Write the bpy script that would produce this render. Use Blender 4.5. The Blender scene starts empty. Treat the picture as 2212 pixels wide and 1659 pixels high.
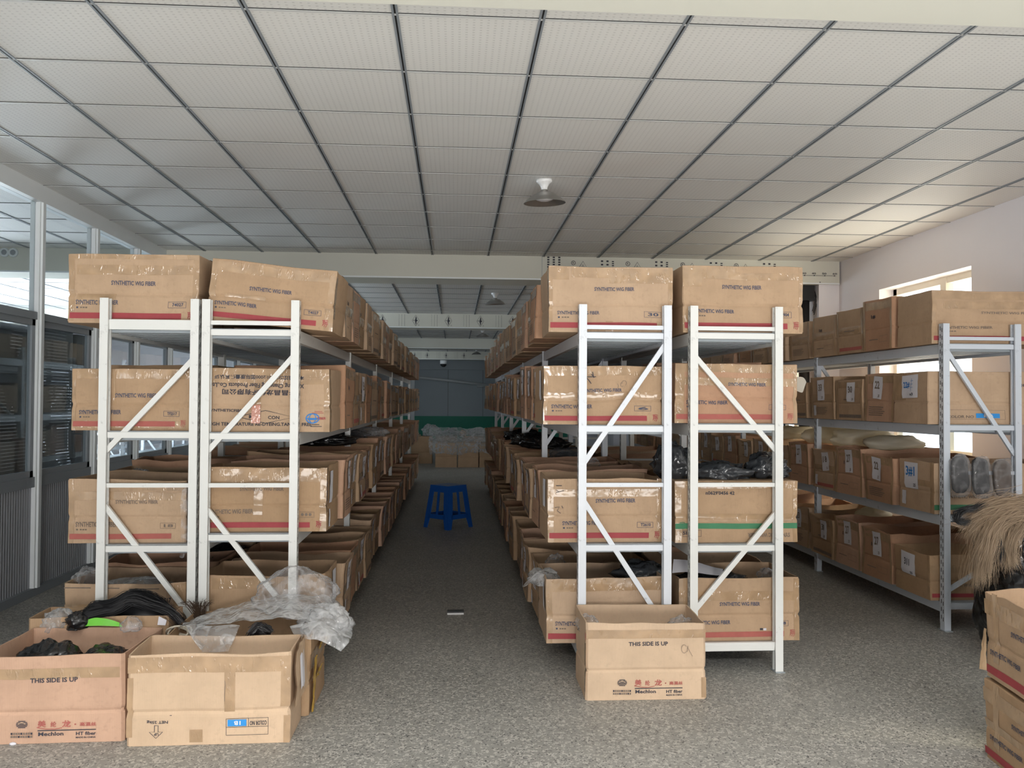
import bpy, math, random
from mathutils import Vector, Matrix, noise

scn = bpy.context.scene
COL = scn.collection
R = math.radians
rnd = random.Random(7)

# ------------------------------------------------------------------ camera
F_PX, PITCH, YAW, ROLL, CAM_H = 1822.3, 0.02034, 0.06717, 0.00571, 1.45
def _axes():
    cp, sp, cy, sy = math.cos(PITCH), math.sin(PITCH), math.cos(YAW), math.sin(YAW)
    f = Vector((sy*cp, cy*cp, sp)); r = Vector((cy, -sy, 0)); u = r.cross(f)
    c, s = math.cos(ROLL), math.sin(ROLL)
    return c*r + s*u, -s*r + c*u, f
AX_R, AX_U, AX_F = _axes()
EYE = Vector((0, 0, CAM_H))
cam_data = bpy.data.cameras.new('camera'); cam = bpy.data.objects.new('camera', cam_data); COL.objects.link(cam)
cam_data.sensor_fit = 'HORIZONTAL'; cam_data.sensor_width = 36; cam_data.lens = F_PX/2212*36
cam_data.clip_start = .05; cam_data.clip_end = 200
cam.matrix_world = Matrix(((AX_R.x, AX_U.x, -AX_F.x, 0), (AX_R.y, AX_U.y, -AX_F.y, 0), (AX_R.z, AX_U.z, -AX_F.z, CAM_H), (0, 0, 0, 1)))
scn.camera = cam
def ray(px, py):
    return AX_R*((px-1106)/F_PX) + AX_U*((829.5-py)/F_PX) + AX_F
def at_y(px, py, y):
    d = ray(px, py); return EYE + d*(y/d.y)
def at_z(px, py, z):
    d = ray(px, py); return EYE + d*((z-CAM_H)/d.z)
def at_x(px, py, x):
    d = ray(px, py); return EYE + d*(x/d.x)

# ------------------------------------------------------------------ light and exposure
vs = scn.view_settings
vs.view_transform = 'Standard'; vs.look = 'None'; vs.exposure = 0.0; vs.gamma = 1.0; vs.use_curve_mapping = False
world = bpy.data.worlds.new('daylight'); scn.world = world; world.use_nodes = True
bg = world.node_tree.nodes['Background']; bg.inputs[0].default_value = (0.90, 0.95, 1.0, 1); bg.inputs[1].default_value = 0.45
_wt = world.node_tree; _tc = _wt.nodes.new('ShaderNodeTexCoord'); _sx = _wt.nodes.new('ShaderNodeSeparateXYZ')
_wt.links.new(_tc.outputs['Generated'], _sx.inputs[0])
def _glow(sock, lo, hi, out_hi=1.0):
    n = _wt.nodes.new('ShaderNodeMapRange'); n.interpolation_type = 'SMOOTHSTEP'; n.inputs[1].default_value = lo; n.inputs[2].default_value = hi
    n.inputs[4].default_value = out_hi; _wt.links.new(sock, n.inputs[0]); return n.outputs[0]
_mu = _wt.nodes.new('ShaderNodeMath'); _mu.operation = 'MULTIPLY_ADD'     # sky glow added towards (+x, +y) so the right windows look white
_m2 = _wt.nodes.new('ShaderNodeMath'); _m2.operation = 'MULTIPLY'; _m2.inputs[1].default_value = 2.6
_wt.links.new(_glow(_sx.outputs[0], .05, .3), _m2.inputs[0]); _wt.links.new(_m2.outputs[0], _mu.inputs[0]); _wt.links.new(_glow(_sx.outputs[1], -.1, .2), _mu.inputs[1])
_mu.inputs[2].default_value = .40; _wt.links.new(_mu.outputs[0], bg.inputs[1])
sun = bpy.data.lights.new('low_sun', 'SUN'); sun.energy = 3.2; sun.color = (1.0, 0.86, 0.62); sun.angle = R(9)
sun_o = bpy.data.objects.new('low_sun', sun); COL.objects.link(sun_o); sun_o.location = (9, 2, 8); sun_o.rotation_euler = Vector((-1, .28, -.95)).to_track_quat('-Z', 'Y').to_euler()
def area(name, loc, size_x, size_y, rot, power, color):
    l = bpy.data.lights.new(name, 'AREA'); l.shape = 'RECTANGLE'; l.size = size_x; l.size_y = size_y
    l.energy = power; l.color = color
    o = bpy.data.objects.new(name, l); COL.objects.link(o); o.location = loc; o.rotation_euler = rot
    return o
# daylight through the wide open front just behind the photographer: bright facades across the yard ...
area('front_daylight', (0.5, -9.5, 1.3), 3.0, 1.5, (R(90), 0, 0), 510, (1.0, 0.97, 0.94))
# ... the sky above them, which the lintel of the opening lets fall only on the nearer floor ...
area('yard_sky', (0.6, -6.6, 8.4), 9, 6, (R(51), 0, 0), 5600, (1.0, 0.98, 0.95))
# ... and the sunlit ground of the yard, which lights the ceiling from below
area('sunlit_yard', (0.3, -3.4, 0.04), 7, 5, (R(180), 0, 0), 900, (1.0, 0.98, 0.94))
# daylight through the windows of the right wall (shines along -x, from the sunlit yard upwards)
for i, yy in enumerate((7.5, 10.85, 14.2)):
    area('window_daylight', (4.62, yy, 1.78), 1.4, 1.5, (0, R(90+24), 0), (40, 22, 13)[i], (1.0, 0.83, 0.60))
area('near_window_daylight', (4.62, 2.2, 1.78), 1.6, 1.5, (0, R(90-8), 0), 14, (1.0, 0.92, 0.80))
# daylight inside the room beyond the glass partition
area('left_room_daylight', (-7.8, 12.5, 1.8), 14, 1.9, (0, R(-90-20), 0), 2600, (0.86, 0.93, 1.0))
area('doorway_daylight', (4.75, 17.7, .95), .75, 1.9, (0, R(90), 0), 26, (0.95, 0.97, 1.0))
area('far_wall_fill', (-2.2, 24.5, 2.3), 3, 1.5, (R(-75), 0, R(180)), 22, (0.85, 0.95, 1.0))  # added lamp hung inside the far bay to brighten the end wall

# ------------------------------------------------------------------ materials
MATS = {}
def new_mat(name):
    m = bpy.data.materials.new(name); m.use_nodes = True; MATS[name] = m
    nt = m.node_tree; return m, nt, nt.nodes['Principled BSDF']
def N(nt, t, **kw):
    n = nt.nodes.new(t)
    for k, v in kw.items(): setattr(n, k, v)
    return n
def mapping_coords(nt, kind='Object', scale=(1, 1, 1)):
    tc = N(nt, 'ShaderNodeTexCoord'); mp = N(nt, 'ShaderNodeMapping'); mp.inputs['Scale'].default_value = scale
    nt.links.new(tc.outputs[kind], mp.inputs[0]); return mp.outputs[0]
def mixcol(nt, fac, a, b, blend='MIX'):
    n = N(nt, 'ShaderNodeMix', data_type='RGBA', blend_type=blend)
    for i, v in ((0, fac), (6, a), (7, b)):
        if hasattr(v, 'is_linked') or isinstance(v, bpy.types.NodeSocket): nt.links.new(v, n.inputs[i])
        else: n.inputs[i].default_value = v if i == 0 else (*v[:3], 1)
    return n.outputs[2]
def ramp(nt, src, p0, p1, c0=(0, 0, 0), c1=(1, 1, 1)):
    n = N(nt, 'ShaderNodeValToRGB'); e = n.color_ramp.elements
    e[0].position, e[1].position = p0, p1; e[0].color = (*c0, 1); e[1].color = (*c1, 1)
    nt.links.new(src, n.inputs[0]); return n.outputs[0]
def noise_tex(nt, vec, scale, detail=3, rough=.55):
    n = N(nt, 'ShaderNodeTexNoise'); n.inputs['Scale'].default_value = scale; n.inputs['Detail'].default_value = detail
    n.inputs['Roughness'].default_value = rough; nt.links.new(vec, n.inputs['Vector']); return n.outputs[0]
def bump(nt, bsdf, h, strength, dist=.01):
    b = N(nt, 'ShaderNodeBump'); b.inputs['Strength'].default_value = strength; b.inputs['Distance'].default_value = dist
    nt.links.new(h, b.inputs['Height']); nt.links.new(b.outputs[0], bsdf.inputs['Normal'])
def plain(name, col, rough=.6, metal=0, var=.06, scale=6, spec=.5):
    m, nt, b = new_mat(name)
    v = mapping_coords(nt); n = noise_tex(nt, v, scale, 4)
    c = mixcol(nt, n, tuple(x*(1-var) for x in col), tuple(min(1, x*(1+var)) for x in col))
    nt.links.new(c, b.inputs['Base Color']); b.inputs['Roughness'].default_value = rough; b.inputs['Metallic'].default_value = metal
    b.inputs['Specular IOR Level'].default_value = spec
    return m
def math_node(nt, op, a, b=None):
    n = N(nt, 'ShaderNodeMath', operation=op)
    for i, v in enumerate((a, b)):
        if v is None: continue
        if isinstance(v, bpy.types.NodeSocket): nt.links.new(v, n.inputs[i])
        else: n.inputs[i].default_value = v
    return n.outputs[0]

def cardboard(name, base):
    m, nt, b = new_mat(name)
    v = mapping_coords(nt)
    sep = N(nt, 'ShaderNodeSeparateXYZ'); nt.links.new(v, sep.inputs[0])
    flute = math_node(nt, 'SINE', math_node(nt, 'MULTIPLY', math_node(nt, 'ADD', sep.outputs[0], sep.outputs[1]), 900))
    info = N(nt, 'ShaderNodeObjectInfo')
    hsv = N(nt, 'ShaderNodeHueSaturation')
    mr = N(nt, 'ShaderNodeMapRange'); nt.links.new(info.outputs['Random'], mr.inputs[0]); mr.inputs[3].default_value = .86; mr.inputs[4].default_value = 1.12
    nt.links.new(mr.outputs[0], hsv.inputs['Value'])
    mr2 = N(nt, 'ShaderNodeMapRange'); nt.links.new(info.outputs['Random'], mr2.inputs[0]); mr2.inputs[3].default_value = 1.1; mr2.inputs[4].default_value = .9
    nt.links.new(mr2.outputs[0], hsv.inputs['Saturation'])
    n1 = noise_tex(nt, v, 5, 5, .6); n2 = noise_tex(nt, v, 38, 3)
    streak = noise_tex(nt, mapping_coords(nt, 'Object', (70, 70, 1.2)), 1, 2)
    c = mixcol(nt, ramp(nt, n1, .3, .7), tuple(x*.88 for x in base), tuple(x*1.07 for x in base))
    c = mixcol(nt, ramp(nt, n2, .55, .8), c, tuple(x*.86 for x in base))
    c = mixcol(nt, math_node(nt, 'MULTIPLY', streak, .16), c, tuple(x*.7 for x in base))
    nt.links.new(c, hsv.inputs['Color']); nt.links.new(hsv.outputs[0], b.inputs['Base Color'])
    b.inputs['Roughness'].default_value = .78; b.inputs['Specular IOR Level'].default_value = .25
    hgt = math_node(nt, 'ADD', math_node(nt, 'MULTIPLY', flute, .10), noise_tex(nt, v, 14, 4))
    bump(nt, b, hgt, .28, .006)
    return m
CARD = cardboard('cardboard', (0.50, 0.345, 0.222))
CARD_PINK = cardboard('pinkish_cardboard', (0.54, 0.335, 0.225))
CARD_PALE = cardboard('pale_cardboard', (0.60, 0.43, 0.285))
def tape_mat(name, col):
    m, nt, b = new_mat(name)
    v = mapping_coords(nt)
    w = noise_tex(nt, mapping_coords(nt, 'Object', (1, 1, .35)), 42, 3, .6); w2 = noise_tex(nt, v, 13, 2)
    c = mixcol(nt, ramp(nt, w2, .35, .7), tuple(x*.85 for x in col), tuple(x*1.1 for x in col))
    nt.links.new(c, b.inputs['Base Color']); b.inputs['Roughness'].default_value = .11; b.inputs['Specular IOR Level'].default_value = .8
    bump(nt, b, math_node(nt, 'ADD', math_node(nt, 'MULTIPLY', ramp(nt, w, .58, .68), .6), w2), .30, .010)
    return m
TAPE = tape_mat('packing_tape', (0.46, 0.31, 0.185))
TAPE_YELLOW = tape_mat('yellow_tape', (0.72, 0.43, 0.06))
TAPE_PINK = tape_mat('pinkish_clear_tape', (0.62, 0.32, 0.25))
INK = plain('dark_ink', (0.045, 0.045, 0.06), .8, var=.3, scale=60)
INK_NAVY = plain('navy_ink', (0.075, 0.085, 0.13), .8, var=.25, scale=60)
INK_FADED = plain('faded_ink', (0.20, 0.155, 0.125), .8, var=.3, scale=60)
INK_RED = plain('red_ink', (0.36, 0.055, 0.065), .7, var=.15, scale=25)
INK_ROSE = plain('faded_red_ink', (0.42, 0.12, 0.10), .75, var=.15, scale=25)
INK_GREEN = plain('green_ink', (0.055, 0.22, 0.11), .7, var=.12, scale=25)
INK_BLUE = plain('blue_ink', (0.03, 0.20, 0.55), .6, var=.1)
INK_SKY = plain('blue_label', (0.03, 0.28, 0.70), .5, var=.05)
PAPER = plain('white_paper', (0.72, 0.71, 0.76), .8, var=.04, scale=12)
WHITE_PRINT = plain('white_print', (0.8, 0.8, 0.8), .6, var=.02)
def painted(name, col, rough=.38):
    m, nt, b = new_mat(name)
    v = mapping_coords(nt); n = noise_tex(nt, v, 22, 5, .65)
    c = mixcol(nt, ramp(nt, n, .62, .72), col, tuple(x*.72 for x in col))
    nt.links.new(c, b.inputs['Base Color']); b.inputs['Roughness'].default_value = rough
    return m
RACK_WHITE = painted('white_rack_enamel', (0.78, 0.79, 0.77))
RACK_BLUE = painted('bluish_white_rack_enamel', (0.76, 0.80, 0.86))
RACK_GREY = painted('pale_grey_rack_enamel', (0.60, 0.65, 0.72))
RACK_GREEN = painted('green_rack_enamel', (0.04, 0.30, 0.10))
SHELF_STEEL = painted('grey_shelf_steel', (0.34, 0.38, 0.41), .45)
DARK = plain('dark_gap', (0.015, 0.015, 0.017), .8)
ALU = plain('aluminium_frame', (0.80, 0.84, 0.86), .4, .0, .03)
ALU_GREY = plain('grey_frame', (0.26, 0.29, 0.32), .45, .0, .05)
WALL_WHITE = plain('white_wall_paint', (0.84, 0.83, 0.87), .8, var=.03, scale=2)
WALL_CREAM = plain('cream_board', (0.66, 0.66, 0.59), .7, var=.03, scale=2)
WALL_BLUE = plain('bluish_sandwich_panel', (0.48, 0.55, 0.60), .55, var=.06, scale=1.5)
GREEN_DADO = plain('green_dado_paint', (0.02, 0.30, 0.20), .5, var=.06)
CREAM_FRAME = plain('cream_window_frame', (0.82, 0.78, 0.68), .5, var=.03)
BLACK_PLASTIC = plain('black_plastic', (0.012, 0.012, 0.014), .35)
BLACK_PIPE = plain('black_pipe', (0.02, 0.02, 0.022), .5)
BLUE_PLASTIC = plain('blue_plastic', (0.010, 0.085, 0.36), .35, var=.1)
PORCELAIN = plain('white_porcelain', (0.86, 0.87, 0.88), .25, var=.02)
SHADE_METAL = plain('brushed_shade_metal', (0.40, 0.39, 0.37), .35, .8, .15, 20)
BULB = plain('opal_bulb', (0.74, 0.75, 0.78), .3, var=.02)
HAIR_BLACK = plain('black_fibre', (0.010, 0.010, 0.012), .38, var=.3, scale=30)
HAIR_BROWN = plain('brown_fibre', (0.07, 0.045, 0.03), .45, var=.3, scale=30)
HAIR_TAN = plain('tan_fibre', (0.36, 0.26, 0.17), .42, var=.35, scale=14)
HAIR_WHITE = plain('cream_fibre', (0.62, 0.57, 0.47), .45, var=.2, scale=14)
LIME = plain('lime_wrapper', (0.18, 0.62, 0.06), .35, var=.15)
CLOTH_WHITE = plain('white_woven_sheet', (0.80, 0.77, 0.68), .7, var=.06, scale=8)
_nt = CLOTH_WHITE.node_tree; _tl = _nt.nodes.new('ShaderNodeBsdfTranslucent'); _tl.inputs[0].default_value = (.85, .80, .66, 1); _mx = _nt.nodes.new('ShaderNodeMixShader'); _mx.inputs[0].default_value = .5
_nt.links.new(_nt.nodes['Principled BSDF'].outputs[0], _mx.inputs[1]); _nt.links.new(_tl.outputs[0], _mx.inputs[2]); _nt.links.new(_mx.outputs[0], _nt.nodes['Material Output'].inputs[0])

def film(name, tint, alpha, rough=.12, rim=.6):
    m, nt, b = new_mat(name)
    out = nt.nodes['Material Output']
    v = mapping_coords(nt)
    n = noise_tex(nt, v, 8, 3, .55); n2 = noise_tex(nt, v, 26, 2)
    b.inputs['Base Color'].default_value = (*tint, 1); b.inputs['Roughness'].default_value = rough; b.inputs['Specular IOR Level'].default_value = .9
    rid = math_node(nt, 'ABSOLUTE', math_node(nt, 'SUBTRACT', n, .5))
    bump(nt, b, math_node(nt, 'ADD', math_node(nt, 'MULTIPLY', rid, 2.2), math_node(nt, 'MULTIPLY', n2, .2)), 1.0, .03)
    tr = N(nt, 'ShaderNodeBsdfTransparent'); mx = N(nt, 'ShaderNodeMixShader')
    lw = N(nt, 'ShaderNodeLayerWeight'); lw.inputs[0].default_value = .5
    edge = math_node(nt, 'POWER', lw.outputs['Facing'], 2.2)
    crease = math_node(nt, 'SUBTRACT', 1.0, ramp(nt, rid, 0, .07))
    f = math_node(nt, 'ADD', math_node(nt, 'MULTIPLY', edge, rim), math_node(nt, 'ADD', math_node(nt, 'MULTIPLY', crease, rim*.45), alpha))
    f = math_node(nt, 'MINIMUM', f, .96)
    nt.links.new(f, mx.inputs[0]); nt.links.new(tr.outputs[0], mx.inputs[1]); nt.links.new(b.outputs[0], mx.inputs[2]); nt.links.new(mx.outputs[0], out.inputs[0])
    return m
FILM_CLEAR = film('clear_plastic_film', (0.70, 0.70, 0.72), .06)
FILM_PACK = film('clear_pack_film', (0.66, 0.66, 0.68), .10, .07, .28)
FILM_GREY = film('milky_plastic_film', (0.62, 0.63, 0.64), .30)
FILM_SMOKE = film('smoky_plastic_film', (0.17, 0.18, 0.20), .30)
def shiny(name, col, rough=.22):
    m, nt, b = new_mat(name)
    v = mapping_coords(nt); n = noise_tex(nt, v, 7.5, 2, .5); n = math_node(nt, 'MULTIPLY', math_node(nt, 'ABSOLUTE', math_node(nt, 'SUBTRACT', n, .5)), 2.5)
    b.inputs['Base Color'].default_value = (*col, 1); b.inputs['Roughness'].default_value = rough; b.inputs['Specular IOR Level'].default_value = .7
    bump(nt, b, n, 1.0, .03); return m
BAG_SMOKE = shiny('smoky_bag_plastic', (0.040, 0.044, 0.050), .16)
BAG_BLACK = shiny('black_bag_plastic', (0.012, 0.012, 0.013))
def glass(name, tint, gloss):
    m, nt, b = new_mat(name); nt.nodes.remove(b); out = nt.nodes['Material Output']
    tr = N(nt, 'ShaderNodeBsdfTransparent'); tr.inputs[0].default_value = (*tint, 1)
    gl = N(nt, 'ShaderNodeBsdfGlossy'); gl.inputs['Roughness'].default_value = .02; gl.inputs[0].default_value = (.9, .95, 1, 1)
    lw = N(nt, 'ShaderNodeLayerWeight'); lw.inputs[0].default_value = .5
    fc = math_node(nt, 'MULTIPLY', math_node(nt, 'POWER', lw.outputs['Facing'], 5.0), .7)
    mx = N(nt, 'ShaderNodeMixShader'); nt.links.new(math_node(nt, 'ADD', fc, gloss), mx.inputs[0])
    nt.links.new(tr.outputs[0], mx.inputs[1]); nt.links.new(gl.outputs[0], mx.inputs[2]); nt.links.new(mx.outputs[0], out.inputs[0])
    return m
GLASS = glass('window_glass', (.93, .96, .97), .02)
def floor_mat():
    m, nt, b = new_mat('terrazzo_floor')
    v = mapping_coords(nt)
    def vor(scale):
        n = N(nt, 'ShaderNodeTexVoronoi'); n.inputs['Scale'].default_value = scale; nt.links.new(v, n.inputs['Vector']); return n
    v1, v2 = vor(88), vor(150)
    base = mixcol(nt, ramp(nt, noise_tex(nt, v, 1.3, 4), .3, .7), (0.27, 0.265, 0.245), (0.34, 0.335, 0.31))
    chip = math_node(nt, 'MULTIPLY', ramp(nt, v1.outputs['Distance'], .36, .22), ramp(nt, v1.outputs['Color'], .62, .66))
    c = mixcol(nt, math_node(nt, 'MULTIPLY', ramp(nt, v2.outputs['Color'], .1, .9), .16), base, (0.21, 0.207, 0.193))
    c = mixcol(nt, math_node(nt, 'MULTIPLY', chip, .55), c, (0.64, 0.62, 0.57))
    dk = math_node(nt, 'MULTIPLY', ramp(nt, v2.outputs['Distance'], .3, .2), ramp(nt, v2.outputs['Color'], .8, .82))
    c = mixcol(nt, dk, c, (0.10, 0.10, 0.10))
    nt.links.new(c, b.inputs['Base Color']); b.inputs['Roughness'].default_value = .5; b.inputs['Specular IOR Level'].default_value = .35
    return m
FLOOR = floor_mat()
def ceiling_mat():
    m, nt, b = new_mat('dimpled_ceiling_tile')
    v = mapping_coords(nt)
    sep = N(nt, 'ShaderNodeSeparateXYZ'); nt.links.new(v, sep.inputs[0])
    sx = math_node(nt, 'SINE', math_node(nt, 'MULTIPLY', sep.outputs[0], 2*math.pi/.030))
    sy = math_node(nt, 'SINE', math_node(nt, 'MULTIPLY', sep.outputs[1], 2*math.pi/.024))
    dd = math_node(nt, 'MULTIPLY', ramp(nt, sx, .35, .8), ramp(nt, sy, .3, .7))
    tile = noise_tex(nt, v, .8, 3)
    c = mixcol(nt, tile, (0.74, 0.74, 0.72), (0.79, 0.79, 0.77))
    c = mixcol(nt, math_node(nt, 'MULTIPLY', dd, .34), c, (0.34, 0.34, 0.34))
    nt.links.new(c, b.inputs['Base Color']); b.inputs['Roughness'].default_value = .6
    bump(nt, b, dd, .25, .004)
    return m
CEIL = ceiling_mat()
def ribbed_mat():
    m, nt, b = new_mat('ribbed_grey_panel')
    v = mapping_coords(nt); sep = N(nt, 'ShaderNodeSeparateXYZ'); nt.links.new(v, sep.inputs[0])
    s = math_node(nt, 'SINE', math_node(nt, 'MULTIPLY', sep.outputs[1], 2*math.pi/.034))
    c = mixcol(nt, ramp(nt, s, .2, .9), (0.36, 0.38, 0.42), (0.47, 0.49, 0.54))
    nt.links.new(c, b.inputs['Base Color']); b.inputs['Roughness'].default_value = .5; bump(nt, b, s, .5, .006)
    return m
RIBBED = ribbed_mat()
def blind_mat():
    m, nt, b = new_mat('perforated_dark_blind'); out = nt.nodes['Material Output']
    v = mapping_coords(nt); sep = N(nt, 'ShaderNodeSeparateXYZ'); nt.links.new(v, sep.inputs[0])
    sy = math_node(nt, 'SINE', math_node(nt, 'MULTIPLY', sep.outputs[1], 2*math.pi/.018))
    sz = math_node(nt, 'SINE', math_node(nt, 'MULTIPLY', sep.outputs[2], 2*math.pi/.026))
    hole = math_node(nt, 'MULTIPLY', math_node(nt, 'GREATER_THAN', sy, .50), math_node(nt, 'GREATER_THAN', sz, .93))
    patch = math_node(nt, 'GREATER_THAN', noise_tex(nt, mapping_coords(nt, 'Object', (1, 2.2, .9)), 2.3, 1), .50)
    hole = math_node(nt, 'MULTIPLY', hole, patch)
    b.inputs['Base Color'].default_value = (.045, .05, .05, 1); b.inputs['Roughness'].default_value = .6
    tr = N(nt, 'ShaderNodeBsdfTransparent'); mx = N(nt, 'ShaderNodeMixShader')
    nt.links.new(hole, mx.inputs[0]); nt.links.new(b.outputs[0], mx.inputs[1]); nt.links.new(tr.outputs[0], mx.inputs[2]); nt.links.new(mx.outputs[0], out.inputs[0])
    return m
BLIND = blind_mat()

# ------------------------------------------------------------------ mesh helpers
class MB:
    def __init__(s): s.v = []; s.f = []; s.m = []; s.mats = []; s.smooth = []
    def mi(s, mat):
        if mat not in s.mats: s.mats.append(mat)
        return s.mats.index(mat)
    def add(s, verts, faces, mat, smooth=False):
        o = len(s.v); k = s.mi(mat); s.v += [Vector(p) for p in verts]
        for f in faces: s.f.append([i+o for i in f]); s.m.append(k); s.smooth.append(smooth)
    def box(s, x0, x1, y0, y1, z0, z1, mat):
        s.add([(x, y, z) for x in (x0, x1) for y in (y0, y1) for z in (z0, z1)],
              [(0, 1, 3, 2), (4, 6, 7, 5), (0, 4, 5, 1), (2, 3, 7, 6), (0, 2, 6, 4), (1, 5, 7, 3)], mat)
    def bar(s, a, b, w, h, mat, up=(0, 0, 1)):
        a, b = Vector(a), Vector(b); d = (b-a).normalized(); u = Vector(up)
        sd = d.cross(u).normalized(); u = sd.cross(d)
        s.add([p+sd*(i*w/2)+u*(j*h/2) for p in (a, b) for i, j in ((-1, -1), (1, -1), (1, 1), (-1, 1))],
              [(3, 2, 1, 0), (4, 5, 6, 7), (0, 1, 5, 4), (1, 2, 6, 5), (2, 3, 7, 6), (3, 0, 4, 7)], mat)
    def grid(s, fn, nu, nv, mat, smooth=True):
        s.add([fn(i/nu, j/nv) for j in range(nv+1) for i in range(nu+1)],
              [(j*(nu+1)+i, j*(nu+1)+i+1, (j+1)*(nu+1)+i+1, (j+1)*(nu+1)+i) for j in range(nv) for i in range(nu)], mat, smooth)
    def lathe(s, prof, mat, n=32, c=(0, 0, 0), smooth=True):
        c = Vector(c)
        vs_ = [c+Vector((r*math.cos(2*math.pi*k/n), r*math.sin(2*math.pi*k/n), z)) for r, z in prof for k in range(n)]
        s.add(vs_, [(j*n+k, j*n+(k+1) % n, (j+1)*n+(k+1) % n, (j+1)*n+k) for j in range(len(prof)-1) for k in range(n)], mat, smooth)
    def tube(s, pts, r, mat, n=8, smooth=True):
        pts = [Vector(p) for p in pts]; rings = []
        for i, p in enumerate(pts):
            d = (pts[min(i+1, len(pts)-1)]-pts[max(i-1, 0)]).normalized()
            a = d.orthogonal().normalized() if abs(d.z) > .95 else d.cross(Vector((0, 0, 1))).normalized(); b = d.cross(a)
            rr = r[i] if isinstance(r, (list, tuple)) else r
            rings += [p+a*(rr*math.cos(2*math.pi*k/n))+b*(rr*math.sin(2*math.pi*k/n)) for k in range(n)]
        m = len(pts)
        s.add(rings, [(j*n+k, j*n+(k+1) % n, (j+1)*n+(k+1) % n, (j+1)*n+k) for j in range(m-1) for k in range(n)]+[list(range(n-1, -1, -1)), list(range((m-1)*n, m*n))], mat, smooth)
    def build(s, name, parent=None, loc=None, rot=None):
        me = bpy.data.meshes.new(name); me.from_pydata([tuple(p) for p in s.v], [], s.f)
        for m in s.mats: me.materials.append(m)
        me.polygons.foreach_set('material_index', s.m); me.polygons.foreach_set('use_smooth', s.smooth)
        me.update()
        o = bpy.data.objects.new(name, me); COL.objects.link(o)
        if parent: o.parent = parent
        if loc: o.location = loc
        if rot: o.rotation_euler = rot
        return o
def tag(o, label, cat, group=None, kind=None):
    if label: o['label'] = label
    if cat: o['category'] = cat
    if group: o['group'] = group
    if kind: o['kind'] = kind
    return o
def struct(o, label=None):
    o['kind'] = 'structure'
    if label: o['label'] = label
    return o
def empty(name, loc=(0, 0, 0), rz=0):
    o = bpy.data.objects.new(name, None); COL.objects.link(o); o.location = loc; o.rotation_euler = (0, 0, rz); o.empty_display_size = .1
    return o
KIDS = {}
def copy_tree(o, parent=None):
    c = o.copy(); COL.objects.link(c)
    if parent: c.parent = parent
    for ch in list(o.children): copy_tree(ch, c)
    return c
_TXT = {}
def text_shape(s):
    """filled outlines of a piece of writing, scaled to the unit square"""
    if s in _TXT: return _TXT[s]
    cu = bpy.data.curves.new('t', 'FONT'); cu.body = s; cu.resolution_u = 2; cu.offset = .026
    ob = bpy.data.objects.new('t', cu); me = bpy.data.meshes.new_from_object(ob)
    vs_ = [(v.co.x, v.co.y) for v in me.vertices]; fs = [list(p.vertices) for p in me.polygons]
    bpy.data.objects.remove(ob); bpy.data.meshes.remove(me); bpy.data.curves.remove(cu)
    if vs_:
        x0, x1 = min(v[0] for v in vs_), max(v[0] for v in vs_); y0, y1 = min(v[1] for v in vs_), max(v[1] for v in vs_)
        vs_ = [((x-x0)/max(1e-6, x1-x0), (y-y0)/max(1e-6, y1-y0)) for x, y in vs_]
    _TXT[s] = (vs_, fs); return _TXT[s]

# ------------------------------------------------------------------ cartons
def stroke(pts, wd):
    """a flat pen line through 2-D points"""
    v, f = [], []
    for i, (x, y) in enumerate(pts):
        a = pts[max(i-1, 0)]; b = pts[min(i+1, len(pts)-1)]
        dx, dy = b[0]-a[0], b[1]-a[1]; l = math.hypot(dx, dy) or 1
        v += [(x-dy/l*wd/2, y+dx/l*wd/2), (x+dy/l*wd/2, y-dx/l*wd/2)]
        if i: f.append((2*i-2, 2*i-1, 2*i+1, 2*i))
    return v, f
def art_shapes(cmds, fw, fh):
    """turn artwork commands into (verts in metres on the face, faces, material)"""
    out = []
    for c in cmds:
        k = c[0]
        if k == 'text':
            _, s, u0, v0, u1, v1, mat = c[:7]; flip = len(c) > 7 and c[7]
            vs_, fs = text_shape(s)
            if flip: vs_ = [(1-x, 1-y) for x, y in vs_]
            if vs_: out.append(([((u0+(u1-u0)*x)*fw, (v0+(v1-v0)*y)*fh) for x, y in vs_], fs, mat))
        elif k == 'rect':
            _, u0, v0, u1, v1, mat = c
            n = max(1, int((u1-u0)*fw/.05)); vv, ff = [], []
            for i in range(n+1):
                u = u0+(u1-u0)*i/n; vv += [(u*fw, v0*fh), (u*fw, v1*fh)]
                if i: ff.append((2*i-2, 2*i, 2*i+1, 2*i-1))
            out.append((vv, ff, mat))
        elif k == 'frame':
            _, u0, v0, u1, v1, mat = c; t = .0016
            x0, x1, y0, y1 = u0*fw, u1*fw, v0*fh, v1*fh
            for a, b in (((x0, y0), (x1, y0)), ((x1, y0), (x1, y1)), ((x1, y1), (x0, y1)), ((x0, y1), (x0, y0))):
                vv, ff = stroke([a, b], t); out.append((vv, ff, mat))
        elif k == 'pen':
            _, pts, wd, mat = c
            vv, ff = stroke([(u*fw, v*fh) for u, v in pts], wd); out.append((vv, ff, mat))
    return out
def arc(cu, cv, ru, rv, a0, a1, n=14):
    return [(cu+ru*math.cos(R(a0+(a1-a0)*i/n)), cv+rv*math.sin(R(a0+(a1-a0)*i/n))) for i in range(n+1)]
def swirl(u, v, s, mat, asp):
    """the little curled-flame mark printed beside the stripe"""
    o = []
    for k in range(3):
        o.append(('pen', [(u+s*(.1+.25*k+.18*math.sin(t*3)), v+s*asp*(t-.1*k)) for t in [i/8 for i in range(9)]], .003, mat))
        o.append(('pen', arc(u+s*.55, v+s*asp*(.2+.28*k), s*.45, s*asp*.2, 160, 20), .003, mat))
    return o
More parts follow.
